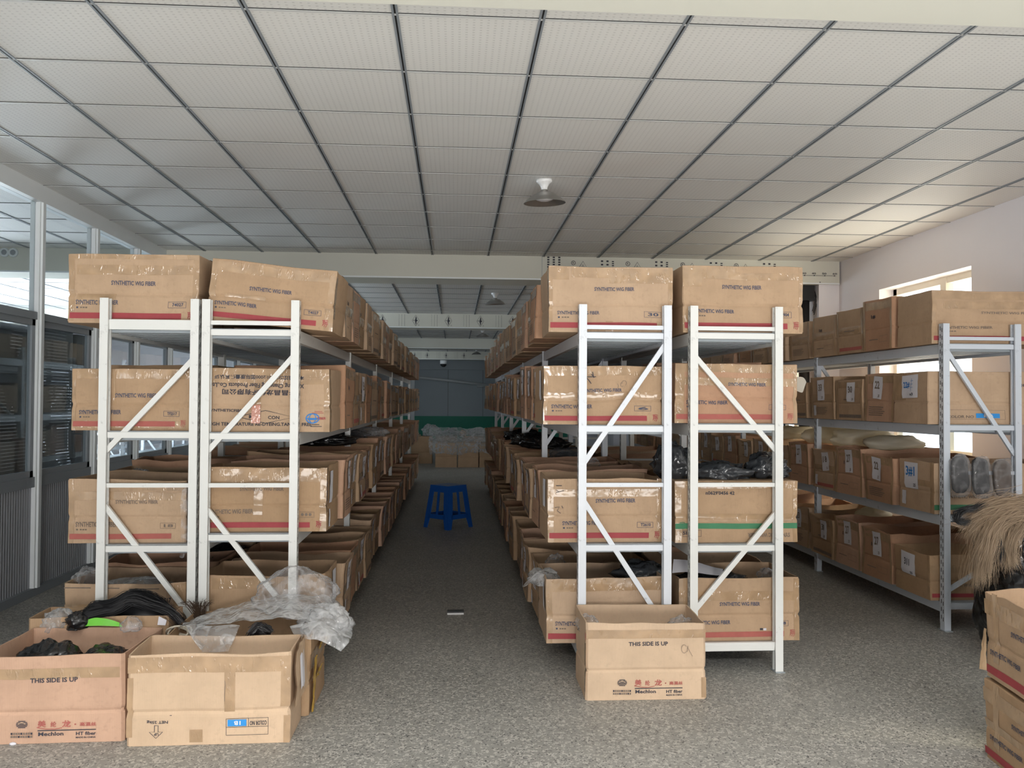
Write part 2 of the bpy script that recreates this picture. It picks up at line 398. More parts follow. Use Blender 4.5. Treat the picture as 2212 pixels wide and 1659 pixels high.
def swf(number='', stripe=INK_RED, ink=INK_NAVY, upper=(.32, .545, .66, .61), lower=(.055, .265, .385, .33), logo=True, stripe_to=.87):
    a = []
    if upper: a.append(('text', 'SYNTHETIC WIG FIBER', *upper, ink))
    if lower:
        a.append(('text', 'SYNTHETIC WIG FIBER', *lower, ink))
        u, v = lower[0], lower[1]
        a += [('rect', u+.005, v-.055, u+.02, v-.03, ink)] + [('rect', u+.035+.02*k, v-.052, u+.05+.02*k, v-.033, INK_FADED) for k in (0, 1, 2)]
    if stripe: a.append(('rect', .012, .065, stripe_to, .15, stripe))
    a.append(('frame', .77, .23, .905, .315, ink))
    if number: a.append(('text', number, .80, .25, .885, .30, ink))
    if logo and stripe: a += swirl(.915, .075, .05, stripe, 1.9)
    return a

def warp_fn(w, d, h, seed, amp, crease, lean, curl):
    off = Vector((seed*3.7 % 91, seed*7.3 % 83, seed*1.9 % 77))
    zc = crease*h if crease else -9
    def warp(p):
        t = max(0, min(1, p.z/h)); q = Vector(p)
        n = noise.noise_vector(p*2.7+off)*amp + noise.noise_vector(p*8.5+off)*(amp*.33)
        n.z *= min(1, t*3)*.8
        c = math.exp(-((p.z-zc)/.010)**2)*.006 if crease else 0
        q.x -= c*(1 if p.x > 0 else -1)*min(1, abs(p.x)/(w*.4)); q.y -= c*(1 if p.y > 0 else -1)*min(1, abs(p.y)/(d*.4))
        q += n
        q.x += lean[0]*t; q.y += lean[1]*t
        if curl and t > .7:   # upper edge of an open carton splays a little
            k = (t-.7)/.3; q.x += curl*k*k*(p.x/(w/2)); q.y += curl*.6*k*k*(p.y/(d/2))
        return q
    return warp
def face_point(face, w, d, x, z, off):
    if face == 'front': return Vector((-w/2+x, -d/2-off, z))
    if face == 'left': return Vector((-w/2-off, d/2-x, z))
    if face == 'right': return Vector((w/2+off, -d/2+x, z))
    return Vector((w/2-x, d/2+off, z))
def carton(w, d, h, open_top=False, seed=1, amp=.008, step=.05, art=None, tapes=None, paper=None, mat=None, corner=.006, crease=.41,
           lean=(0, 0), curl=0.0, tape=None, rim_dip=.012, flaps=()):
    """one corrugated carton, its origin at the middle of its base; art / tapes / paper are dicts or lists on its faces"""
    mat = mat or CARD; tape = tape or TAPE
    warp = warp_fn(w, d, h, seed, amp, crease, lean, curl)
    def perim(inset):
        pts = []; hw, hd, r = w/2-inset, d/2-inset, max(.002, corner-inset)
        nx, ny = max(1, round(w/step)), max(1, round(d/step)); na = 3 if corner > .012 else 1
        for sx, sy, a0 in ((1, -1, -90), (1, 1, 0), (-1, 1, 90), (-1, -1, 180)):
            cx, cy = sx*(hw-r), sy*(hd-r)
            for k in range(na+1):
                a = R(a0+90*k/na); pts.append((cx+r*math.cos(a), cy+r*math.sin(a)))
            nxt = {(1, -1): (hw, hd-r, ny), (1, 1): (-(hw-r), hd, nx), (-1, 1): (-hw, -(hd-r), ny), (-1, -1): (hw-r, -hd, nx)}[(sx, sy)]
            ax, ay = pts[-1]
            for k in range(1, nxt[2]): pts.append((ax+(nxt[0]-ax)*k/nxt[2], ay+(nxt[1]-ay)*k/nxt[2]))
        return pts
    b = MB(); per = perim(0); n = len(per)
    nz = max(2, round(h/step)); zs = [h*k/nz for k in range(nz+1)]
    if crease: zs = sorted([z for z in zs if abs(z-crease*h) > .02]+[crease*h-.012, crease*h, crease*h+.012])
    top = lambda x, y: h + (rim_dip*noise.noise(Vector((x*5+seed, y*5, seed*.7))) if open_top else 0)
    V = [warp(Vector((x, y, z if z < h-1e-4 else top(x, y)))) for z in zs for x, y in per]
    Fs = [(j*n+k, j*n+(k+1) % n, (j+1)*n+(k+1) % n, (j+1)*n+k) for j in range(len(zs)-1) for k in range(n)]
    Fs.append(list(range(n-1, -1, -1)))
    b.add(V, Fs, mat)
    if not open_top:
        pin = perim(.004); o = len(b.v)-n; V2 = [warp(Vector((x, y, h+.002))) for x, y in pin]
        b.add([b.v[o+k] for k in range(n)]+V2, [(k, (k+1) % n, n+(k+1) % n, n+k) for k in range(n)]+[list(range(n, 2*n))], mat)
    else:
        pin = perim(.006); zi = [h*k/4 for k in (4, 3, 2, 1)]+[.012]
        Vi = [warp(Vector((x, y, top(x, y) if j == 0 else z))) for j, z in enumerate(zi) for x, y in pin]
        o = (len(zs)-1)*n
        b.add([b.v[o+k] for k in range(n)]+Vi[:n], [(k, (k+1) % n, n+(k+1) % n, n+k) for k in range(n)], mat)
        b.add(Vi, [(j*n+(k+1) % n, j*n+k, (j+1)*n+k, (j+1)*n+(k+1) % n) for j in range(len(zi)-1) for k in range(n)]+[list(range((len(zi)-1)*n, len(zi)*n))], mat)
    for face, cmds in (art or {}).items():
        fw = w if face in ('front', 'back') else d
        for q, (vv, ff, mt) in enumerate(art_shapes(cmds, fw, h)):
            b.add([warp(face_point(face, w, d, x, z, .0020+.00012*q+(.0014 if mt is WHITE_PRINT else 0))) for x, z in vv], ff, mt)
    root = b.build('cardboard_carton')
    if tapes:
        t = MB()
        for face, u0, v0, u1, v1 in tapes:
            fw = w if face in ('front', 'back') else d
            if face == 'top':
                t.grid(lambda a, c: warp(Vector((-w/2+(u0+(u1-u0)*a)*w, -d/2+(v0+(v1-v0)*c)*d, h+.004))), max(2, int((u1-u0)*w/.03)), max(2, int((v1-v0)*d/.03)), tape)
            else:
                nu, nv = max(2, int((u1-u0)*fw/(step*.5))), max(2, int((v1-v0)*h/(step*.5)))
                t.grid(lambda a, c: warp(face_point(face, w, d, (u0+(u1-u0)*a)*fw, (v0+(v1-v0)*c)*h, .0012+.0016*abs(noise.noise(Vector((a*fw*(u1-u0)*45, c*20, seed)))))), nu, nv, tape)
            if step < .06: t.build('packing_tape', root); t = MB()
        if t.v: t.build('packing_tape', root)
    for pp in (paper or []):
        face, u0, v0, u1, v1, marks = pp[:6]; rot = pp[6] if len(pp) > 6 else 0
        fw = w if face in ('front', 'back') else d
        s = MB(); cu, cv = (u0+u1)/2*fw, (v0+v1)/2*h; hw_, hh_ = (u1-u0)/2*fw, (v1-v0)/2*h
        def pt(a, c, off=.004):
            x, z = (a-.5)*2*hw_, (c-.5)*2*hh_
            x, z = x*math.cos(rot)-z*math.sin(rot), x*math.sin(rot)+z*math.cos(rot)
            lift = .010*abs(noise.noise(Vector((a*2.2+seed, c*2.2, seed))))*(1-c*.6)
            return warp(face_point(face, w, d, cu+x, cv+z, off+lift))
        s.grid(lambda a, c: pt(a, c), 5, 6, PAPER)
        for mk in marks:
            for vv, ff, mt in art_shapes([mk], 1, 1):
                s.add([pt(x, z, .0055) for x, z in vv], ff, mt)
        s.build('paper_sheet', root)
    for fl in flaps:
        m2 = MB(); P = [Vector(p) for p in fl]; nrm = (P[1]-P[0]).cross(P[3]-P[0]).normalized()*.0025
        m2.grid(lambda a, c: (P[0]*(1-a)+P[1]*a)*(1-c)+(P[3]*(1-a)+P[2]*a)*c+nrm+.008*noise.noise_vector(Vector((a*3, c*3, seed))), 8, 8, mat, False)
        m2.grid(lambda a, c: (P[1]*(1-a)+P[0]*a)*(1-c)+(P[2]*(1-a)+P[3]*a)*c-nrm+.008*noise.noise_vector(Vector(((1-a)*3, c*3, seed))), 8, 8, mat, False)
        m2.build('flap', root)
    return root
def place_front(o, x0, x1, zb, y, d, roll=0, yaw=0):
    """put a carton so that its front face stands at depth y"""
    o.location = ((x0+x1)/2, y+d/2, zb); o.rotation_euler = (0, roll, yaw); return o
# ------------------------------------------------------------------ the setting
CZ = 3.026                      # ceiling height
XL, XP, XR = -8.0, -3.10, 4.28  # outer left wall, glass partition, right wall
Y0, Y1 = -0.7, 32.0
def slab(name, boxes, mat, label=None):
    m = MB()
    for b in boxes: m.box(*b, mat)
    return struct(m.build(name), label)
slab('floor', [(XL-.2, XR+.3, Y0-.2, Y1+.2, -.12, 0)], FLOOR, 'grey speckled terrazzo floor')
slab('ceiling', [(XL-.2, XR+.3, Y0-.2, Y1+.2, CZ, CZ+.1)], CEIL, 'pale dimpled tile ceiling')
m = MB()
for k in range(-13, 8):
    x = -.2546+.6*k
    m.box(x-.013, x-.004, Y0, Y1, CZ-.007, CZ+.01, ALU_GREY); m.box(x+.004, x+.013, Y0, Y1, CZ-.007, CZ+.01, ALU_GREY)
    m.box(x-.004, x+.004, Y0, Y1, CZ-.002, CZ+.01, DARK)
struct(m.build('trim_1'), 'grey slotted ceiling rails running away from the viewer')
m = MB()
T_WHITE = plain('thin_white_rail', (0.62, 0.63, 0.63), .4, var=.02)
for j in range(-10, 48):
    y = 3.4316+.6*j
    m.box(XL, XR, y-.006, y+.006, CZ-.005, CZ+.01, T_WHITE); m.box(XL, XR, y-.010, y-.006, CZ-.002, CZ+.01, DARK)
struct(m.build('trim_2'), 'thin cross rails of the tile ceiling')

# ceiling beams boxed in with board; some boards carry printing
def beam_print(m, y, xs, rows, off=.003):
    def put(shapes, x, z):
        for vv, ff, mt in shapes: m.add([(x+a, y-off, z+c) for a, c in vv], ff, mt)
    for x in xs:
        if rows == 'diamond':
            put(art_shapes([('pen', [(0, -.10), (.065, 0), (0, .10), (-.065, 0), (0, -.10)], .005, INK)], 1, 1), x, 2.898)
            put([([(0, -.085), (.012, -.05), (.012, -.02), (.04, 0), (.014, .012), (.016, .045), (0, .08), (-.006, .03), (-.018, .0), (-.008, -.03)], [list(range(10))], INK)], x, 2.898)
            put(art_shapes([('rect', -.045, -.004, -.03, .010, INK), ('pen', arc(.055, -.085, .009, .009, 0, 360), .003, INK)], 1, 1), x, 2.898)
            for c, (dx, wd) in enumerate(((-.30, .004), (-.25, .010), (-.20, .012))):
                for r in range(9 if c else 26):
                    z = 2.80+(.024*r if c else .0082*r)
                    put(art_shapes([('rect', dx-wd/2, 0, dx+wd/2, .008 if c else .005, INK)], 1, 1), x, z)
        else:
            put(art_shapes([('pen', [(-.045, 0), (0, .075), (.045, 0), (-.045, 0)], .006, INK), ('pen', [(-.015, .005), (.0, .04), (.012, .01)], .006, INK),
                            ('pen', arc(-.105, .055, .022, .022, 0, 360), .006, INK), ('text', 'R', -.113, .045, -.097, .066, INK)], 1, 1), x, 2.905)
            for c, dx in enumerate((.21, .27, .33)):
                for r in range(3 if c < 2 else 6):
                    put(art_shapes([('rect', dx-.012, 0, dx+.012, .018 if c < 2 else .012, INK)], 1, 1), x, 2.945-(.038 if c < 2 else .022)*r+.03)
for n, (ya, yb) in enumerate(((2.28, 2.81), (9.1, 9.6), (15.3, 15.8), (21.35, 21.85), (27.0, 27.5))):
    m = MB(); zb = 2.772
    m.box(XL, XR-.02, ya, yb, zb, CZ+.01, WALL_CREAM)
    m.box(XL, XR-.02, ya-.004, ya, zb-.004, zb+.012, ALU)
    if n == 1:
        m.box(.93, .934, ya-.002, ya, zb, CZ, ALU_GREY)
        beam_print(m, ya, (1.38, 1.98, 2.59, 3.19), 'triangle')
        for c in range(3):
            for r in range(9): 
                for vv, ff, mt in art_shapes([('rect', -.012, 0, .012, .016, INK)], 1, 1): m.add([(1.0+.06*c+a, ya-.003, 2.80+.026*r+z) for a, z in vv], ff, mt)
        for vv, ff, mt in art_shapes([('pen', [(3.60, 2.864), (4.22, 2.864)], .004, INK)]+[('text', s, x-.03, 2.877, x+.02, 2.897, INK) for s, x in (('30', 3.86), ('40', 3.97), ('50', 4.09), ('60', 4.21))]+
                                      [('rect', x-.006, 2.858, x+.006, 2.870, INK) for x in (3.86, 3.97, 4.09, 4.20)]+[('rect', 4.03, 2.785, 4.042, 2.795, INK)], 1, 1):
            m.add([(a, ya-.003, z) for a, z in vv], ff, mt)
    if n == 2: beam_print(m, ya, (-1.32, -.72, -.135, .445, 1.03), 'diamond')
    if n == 4: beam_print(m, ya, (-1.3, -.9, -.3, .27), 'diamond')
    struct(m.build('ceiling_beam'), ('beam overhead at the top edge of the view', 'cream boxed beam behind the front cartons', 'beam printed with tree diamonds', 'plain cream beam down the aisle', 'dim farthest beam with faint diamonds')[n])

# right wall with its windows
WINS = ((1.3, 2.95), (6.73, 8.26), (10.07, 11.60), (13.40, 14.93)); WZ0, WZ1 = .97, 2.60
bx = [(XR, XR+.24, Y0, 17.3, 0, WZ0), (XR, XR+.24, Y0, Y1, WZ1, CZ), (XR, XR+.24, 18.1, Y1, 0, WZ1), (XR, XR+.24, 17.3, 18.1, 2.05, WZ1)]
ys = [Y0]+[v for w in WINS for v in w]+[17.3]
bx += [(XR, XR+.24, ys[i], ys[i+1], WZ0, WZ1) for i in range(0, len(ys), 2)]
bx += [(XR-.235, XR, y, y+.38, 0, 2.772) for y in (9.15, 15.35, 21.4, 27.05)]
slab('wall_right', bx, WALL_WHITE, 'white plastered wall on the right')
for i, (a, b) in enumerate(WINS):
    w = MB(); x0, x1 = XR+.15, XR+.21
    w.box(x0, x1, a, a+.06, WZ0, WZ1, CREAM_FRAME); w.box(x0, x1, b-.06, b, WZ0, WZ1, CREAM_FRAME)
    w.box(x0, x1, a, b, WZ0, WZ0+.06, CREAM_FRAME); w.box(x0, x1, a, b, WZ1-.06, WZ1, CREAM_FRAME)
    mid = a+.42*(b-a); w.box(x0-.01, x1, mid-.045, mid+.045, WZ0, WZ1, CREAM_FRAME)
    w.box(XR-.02, x0, a-.02, b+.02, WZ0-.03, WZ0+.004, CREAM_FRAME)
    root = struct(w.build('window_%d' % (i+1)), 'cream framed window in the right wall')
    g = MB(); g.box(x0+.02, x0+.026, a+.05, b-.05, WZ0+.05, WZ1-.05, GLASS); g.build('pane', root)
# wall behind the camera with its glazed front, far wall, outer left wall
YW = -.5
slab('wall_front', [(XL, -3.3, YW-.2, YW, 0, CZ), (3.6, XR, YW-.2, YW, 0, CZ), (-3.3, 3.6, YW-.2, YW, 2.76, CZ)], WALL_WHITE)
m = MB()
m.box(XL, XR, Y1, Y1+.2, .86, CZ, WALL_BLUE); m.box(XL, XR, Y1-.006, Y1+.2, 0, .87, GREEN_DADO)
for x in (-4.2, -3.1, -2.02, -.27, 1.05, 2.4): m.box(x-.012, x+.012, Y1-.004, Y1, .87, CZ, ALU_GREY)
m.box(XL, XR, Y1-.25, Y1, 2.62, CZ, WALL_BLUE)
m.box(-1.66, -1.52, Y1-.16, Y1, 0, 2.62, ALU)
struct(m.build('wall_back'), 'bluish panel wall with a green dado at the far end')
OUT = [(XL-.2, XL, Y0, Y1, 0, .85), (XL-.2, XL, Y0, Y1, 2.75, CZ)]+[(XL-.2, XL, y, y+.35, .85, 2.75) for y in (-.7, .2, 3.4, 6.6, 9.8, 13, 16.2, 19.4, 22.6)]+[(XL-.2, XL, 23, Y1, .85, 2.75)]
slab('wall_left_outer', OUT, WALL_WHITE, 'white outer wall of the room beyond the glass')
slab('wall_left_end', [(XL, XP-.06, 20.0, 20.1, 0, CZ), (XP-.06, XP+.02, 20.0, Y1, 0, CZ)], WALL_WHITE, 'plain wall beyond the end of the glass partition')

# glass partition on the left: posts, rails, ribbed lower panels, sashes
PY = [6.45+.957*k for k in range(-7, 15)]
m = MB()
m.box(XP-.05, XP+.05, Y0, 20, 2.90, CZ, ALU); m.box(XP-.06, XP+.03, Y0, 20, 0, .06, ALU_GREY)
m.box(XP-.03, XP+.03, Y0, 20, 2.03, 2.085, ALU_GREY); m.box(XP-.03, XP+.03, Y0, 20, .80, .875, ALU_GREY)
part = m.build('wall_left'); struct(part, 'white framed glass partition on the left')
for y in PY:
    p = MB(); p.box(XP-.035, XP+.035, y-.03, y+.03, .06, 2.90, ALU); p.box(XP+.035, XP+.05, y-.012, y+.03, .06, 2.90, ALU)
    p.build('mullion', part)
for k in range(len(PY)-1):
    a, b = PY[k]+.03, PY[k+1]-.03
    g = MB(); g.box(XP-.004, XP+.002, a, b, 2.085, 2.90, GLASS); g.build('pane', part)
    g = MB(); g.box(XP-.012, XP+.004, a, b, .06, .80, RIBBED); g.build('ribbed_panel', part)
    g = MB(); t = .045
    g.box(XP-.02, XP+.015, a, a+t, .875, 2.03, ALU_GREY); g.box(XP-.02, XP+.015, b-t, b, .875, 2.03, ALU_GREY)
    g.box(XP-.02, XP+.015, a, b, .875, .875+t, ALU_GREY); g.box(XP-.02, XP+.015, a, b, 2.03-t, 2.03, ALU_GREY)
    fr = g.build('sash', part)
    g = MB(); g.box(XP-.006, XP, a+t, b-t, .875+t, 2.03-t, GLASS); g.build('pane', fr)
def blind(y0, y1, z1, label):
    g = MB(); g.box(XP-.20, XP-.1994, y0, y1, .0, z1, BLIND)
    o = tag(g.build('roller_blind'), label, 'blind', 'dark perforated screens behind the glass')
    r = MB(); r.tube([(XP-.198, y0, z1+.02), (XP-.198, y1, z1+.02)], .025, ALU_GREY, 10); r.build('rail', o)
    s = MB(); s.box(XP-.215, XP-.18, y0, y1, 0, .03, ALU_GREY); s.build('bottom_bar', o)
blind(5.0, 6.88, 1.96, 'dark dotted screen behind the leftmost glass pane')
blind(6.95, 7.52, 2.02, 'narrow dark dotted screen behind the second sash window')
g = MB(); g.box(XP-.29, XP-.25, 7.72, 8.10, 0, 2.02, DARK)
tag(g.build('dark_panel'), 'plain near-black upright panel behind the glass, right of the dotted screens', 'panel')

# black downpipe with its box under the beam
m = MB(); m.tube([(3.93, 9.28, 0), (3.93, 9.28, 2.66)], .058, BLACK_PIPE, 16)
pipe = tag(m.build('drain_pipe'), 'black upright pipe beside the white pier, under the beam', 'pipe')
m = MB(); m.box(3.80, 4.02, 9.20, 9.36, 2.60, 2.77, BLACK_PLASTIC); m.build('pipe_box', pipe)
m = MB()
for k in range(3): m.tube([(4.0+.012*k, 9.22, 2.72), (4.03+.012*k, 9.21, 2.6), (4.0+.01*k, 9.22, 2.48-.02*k)], .004, BLACK_PLASTIC, 6)
m.build('cable', pipe)

# two round vents on the beam over the left room
for k, px in enumerate(((8, 537), (27, 540))):
    c = at_y(*px, 9.08); m = MB()
    m.lathe([(.0, .012), (.03, .012), (.034, .02), (.045, .02), (.05, .0), (.0, .0)], ALU, 20)
    o = m.build('round_vent', loc=(c.x, 9.1, min(c.z, 2.97)), rot=(R(90), 0, 0))
    h = MB(); h.lathe([(0, .014), (.028, .014)], ALU_GREY, 16); h.build('grille', o)
    tag(o, ('small round grey vent on the beam, nearest the left picture edge', 'small round grey vent on the beam, right one of the pair')[k], 'vent')

# ceiling lamps
lamp0 = None
for k, (lx, ly) in enumerate(((.62, 5.94), (.57, 12.27), (.59, 18.6), (.63, 25.6))):
    if lamp0 is None:
        lamp0 = r = empty('ceiling_lamp')
        m = MB(); m.lathe([(0, 0), (.056, 0), (.058, -.014), (.052, -.022), (.036, -.034), (.024, -.055), (.021, -.075), (0, -.075)], PORCELAIN, 32); m.build('ceiling_rose', r)
        m = MB(); m.lathe([(.018, -.068), (.026, -.075), (.027, -.09), (.05, -.098), (.085, -.112), (.12, -.138), (.148, -.165), (.151, -.166), (.149, -.163), (.118, -.133), (.084, -.107), (.05, -.093), (.02, -.088)], SHADE_METAL, 40)
        m.build('shade', r)
        m = MB(); m.lathe([(0, -.155), (.03, -.152), (.058, -.142), (.074, -.125), (.078, -.112), (.04, -.10), (0, -.098)], BULB, 32); m.build('bulb', r)
    else: r = copy_tree(lamp0)
    r.location = (lx, ly, CZ); r.rotation_euler = (R(3), R(-2), 0)
    tag(r, ('metal bell ceiling lamp nearest the viewer, white base', 'ceiling lamp with metal shade just past the first beam', 'small ceiling lamp past the printed diamond beam', 'tiny farthest ceiling lamp near the end wall')[k], 'lamp', 'bell lamps along the ceiling')

# camera on the far beam
c = at_y(958, 783, 26.9); m = MB()
m.lathe([(0, .0), (.11, .0), (.11, .12), (0, .12)], ALU, 20)
o = m.build('dome_camera', loc=(c.x, 26.9, 2.62)); b = MB(); b.lathe([(.1, 0), (.09, -.05), (.05, -.09), (0, -.1)], BLACK_PLASTIC, 20); b.build('dome', o)
tag(o, 'small dark dome camera under the far beam at the aisle end', 'camera')

# ------------------------------------------------------------------ storage racks
def post_mesh(side, h, mat):
    """C-shaped upright, open towards the rack; slotted on its outer face"""
    s = 1 if side < 0 else -1
    P = [(-.021, -.025), (.021, -.025), (.021, -.013), (.008, -.013), (.008, .013), (.021, .013), (.021, .025), (-.021, .025)]
    P = [(x*s, y) for x, y in P]
    if s < 0: P.reverse()
    m = MB(); n = len(P)
    m.add([(x, y, z) for z in (0, h) for x, y in P], [(k, (k+1) % n, n+(k+1) % n, n+k) for k in range(n)]+[list(range(n-1, -1, -1)), list(range(n, 2*n))], mat)
    xo = -.0215*s
    for k in range(int(h/.05)-1):
        for yy in (-.010, .010):
            z = .06+.05*k+(.012 if yy > 0 else 0)
            q = [(xo, yy-.0035, z), (xo, yy+.0035, z), (xo, yy+.0035, z+.026), (xo, yy-.0035, z+.026)]
            m.add(q, [(0, 1, 2, 3) if s < 0 else (3, 2, 1, 0)], DARK)
    return m
def make_rack(label, x0, x1, y0, pitch, nb, levels, height, mat, diags, green=None, struts=(1.85, 1.005, .147)):
    root = empty('storage_rack', ((x0+x1)/2, y0, 0)); hw = (x1-x0)/2; xi = hw-.021
    tag(root, label, 'shelf rack', 'steel storage racks')
    protos = {}
    def piece(key, name, mk, loc):
        if key in protos: o = protos[key].copy(); COL.objects.link(o)
        else: o = mk().build(name); protos[key] = o
        o.parent = root; o.location = loc; return o
    def foot():
        m = MB(); m.box(-.026, .026, -.04, .04, 0, .004, SHELF_STEEL); return m
    def barm(a, b, w, h):
        m = MB(); m.bar(a, b, w, h, mat, (0, 1, 0)); return m
    for k in range(nb+1):
        y = k*pitch
        for s in (-1, 1):
            piece(('post', s), 'post', lambda: post_mesh(s, height, mat), (s*xi, y, 0)); piece('foot', 'foot_plate', foot, (s*xi, y, 0))
        for q, z in enumerate(struts): piece(('strut', q), 'strut', lambda: barm((-xi+.008, 0, z), (xi-.008, 0, z), .022, .02), (0, y, 0))
        for q, (s, za, zb) in enumerate(diags): piece(('brace', q), 'brace', lambda: barm((s*(xi-.01), .004, za), (-s*(xi-.01), .004, zb), .027, .018), (0, y, 0))
    for li, zt in enumerate(levels):
        mt = RACK_GREEN if green == li else mat
        def beam(s):
            m = MB(); m.box(-.014, .014, .026, pitch-.026, -.068, -.004, mt if s > 0 else mat)
            for yy in (.026, pitch-.030): m.box(-.02, .02, yy, yy+.004, -.13, .02, mat)
            return m
        def deck():
            m = MB(); m.box(-hw+.02, hw-.02, .0, pitch, -.004, 0, SHELF_STEEL)
            nn = round(pitch/.11)
            for j in range(nn):
                yy = .03+j*(pitch-.06)/nn; m.box(-hw+.036, hw-.036, yy, yy+.05, -.05, -.004, SHELF_STEEL)
            return m
        def cross():
            m = MB(); m.box(-xi+.022, xi-.022, -.012, .012, -.036, -.005, mat)
            return m
        piece(('cross', li), 'cross_beam', cross, (0, 0, zt)); piece(('cross', li), 'cross_beam', cross, (0, nb*pitch, zt))
        for k in range(nb):
            for s in (-1, 1): piece(('beam', li, s), 'shelf_beam', lambda: beam(s), (s*xi, k*pitch, zt))
            piece(('deck', li), 'shelf_panel', deck, (0, k*pitch, zt))
    return root
LV = {'A': (1.845, 1.285, .70, .15), 'B': (1.82, 1.28, .755, .15), 'C': (1.825, 1.325, .69, .15), 'D': (1.83, 1.335, .685, .15), 'E': (1.838, 1.315, .735, .18)}
UP = 1.97; YF = 4.485
rackA = make_rack('white steel rack beside the glass partition, behind the black fibre heap', -1.826, -1.328, YF, 2.2, 5, LV['A'], UP, RACK_WHITE, ((1, 1.66, 1.18), (-1, .90, .33)))
rackB = make_rack('white steel rack on the left side of the aisle', -1.312, -.815, YF, 2.2, 5, LV['B'], UP, RACK_WHITE, ((1, 1.68, 1.18), (-1, .88, .33)))
rackC = make_rack('bluish white steel rack on the right side of the aisle', .658, 1.16, YF, 1.9, 5, LV['C'], UP, RACK_BLUE, ((1, 1.76, 1.12), (-1, .92, .25)))
rackD = make_rack('white steel rack with its bare right foot on open floor, second right of the aisle', 1.262, 1.772, YF, 1.9, 5, LV['D'], UP, RACK_WHITE, ((-1, 1.70, 1.19), (1, .85, .33)))
rackE = make_rack('grey steel rack along the sunny windows', 3.118, 3.64, 5.225, 1.9, 5, LV['E'], 1.965, RACK_GREY, ((-1, 1.80, 1.12), (1, .52, .25)), green=2, struts=(1.87, 1.005, .147))
# racks in the room beyond the glass
far1 = make_rack('pale empty rack frame seen through the clear partition windows', -4.9, -4.4, 11.6, 2.0, 2, (1.75, 1.2, .65), 1.97, RACK_BLUE, ((1, 1.7, 1.1), (-1, .9, .3)))
far2 = make_rack('second pale rack frame deeper in the room beyond the glass', -6.3, -5.8, 13.2, 2.0, 2, (1.75, 1.2, .65), 1.97, RACK_BLUE, ((1, 1.7, 1.1), (-1, .9, .3)))
# ------------------------------------------------------------------ front cartons of the racks (printed ends towards the viewer)
YB = 4.53
STD_TAPE = [('front', .0, .74, 1, .87), ('front', 0, .0, .035, 1), ('front', .965, .0, 1, 1), ('top', 0, .44, 1, .56)]
def edges(l=True, r=True): return ([('front', 0, .0, .04, 1)] if l else [])+([('front', .955, .0, 1, 1)] if r else [])
def front(pxl, pxr, pyb, pyt, zb, y=YB, d=.44, roll=0, yaw=0, **kw):
    a, b = at_y(pxl, pyt, y), at_y(pxr, pyb, y)
    h = a.z-zb
    o = carton(b.x-a.x, d, h, **kw); place_front(o, a.x, b.x, zb+.001, y, d, roll, yaw); return o
FG = 'printed cartons at the front ends of the racks'
def label(o, text, group=FG): return tag(o, text, 'box', group)
# top shelves
o = front(148, 428, 690, 549, LV['A'][0], seed=3, amp=.011, step=.03, art={'front': swf('74027')}, lean=(.004, 0),
          tapes=[('front', .06, .70, .97, .84), ('front', 0, .02, .045, 1), ('front', .955, .3, 1, 1), ('front', .06, .26, .36, .42), ('front', .0, .93, 1, 1), ('top', 0, .42, 1, .58)])
label(o, 'closed carton stamped 74027 on the top shelf beside the glass partition')
o = front(446, 718, 712, 581, LV['B'][0]-.005, seed=5, amp=.012, step=.03, roll=R(5.0), art={'front': swf('T4027')},
          tapes=[('front', .02, .80, 1, .97), ('front', 0, .4, .05, 1), ('front', .95, .45, 1, 1), ('front', .93, 0, 1, .36), ('front', .12, .40, .45, .46), ('right', 0, .2, .12, .9), ('top', 0, .42, 1, .58)])
o.location.z += .026
label(o, 'tilted closed carton stamped T4027, top shelf left of the aisle')
o = front(1188, 1452, 712, 575, LV['C'][0], seed=8, amp=.010, step=.03, art={'front': swf('30', upper=(.36, .635, .69, .695), lower=(.07, .27, .40, .325))},
          tapes=[('front', 0, .80, .16, 1), ('front', .18, .84, .5, 1), ('front', .48, .76, .98, .98), ('front', 0, .02, .03, 1), ('front', .965, .35, 1, 1), ('front', .45, .0, .51, .17), ('left', .9, .1, 1, .95)])
label(o, 'closed carton stamped 30 on the top shelf right of the aisle')
o = front(1474, 1733, 717, 574, LV['D'][0], seed=11, amp=.010, step=.03, art={'front': swf('T9904', upper=(.33, .655, .66, .715), lower=(.10, .295, .43, .35))},
          tapes=[('front', 0, .80, .44, 1), ('front', .44, .79, .98, .90), ('front', 0, .0, .06, .38), ('front', .97, .02, 1, 1), ('front', 0, .68, .16, .84)])
label(o, 'closed carton with a faint stamp, top shelf, second rack right of the aisle')
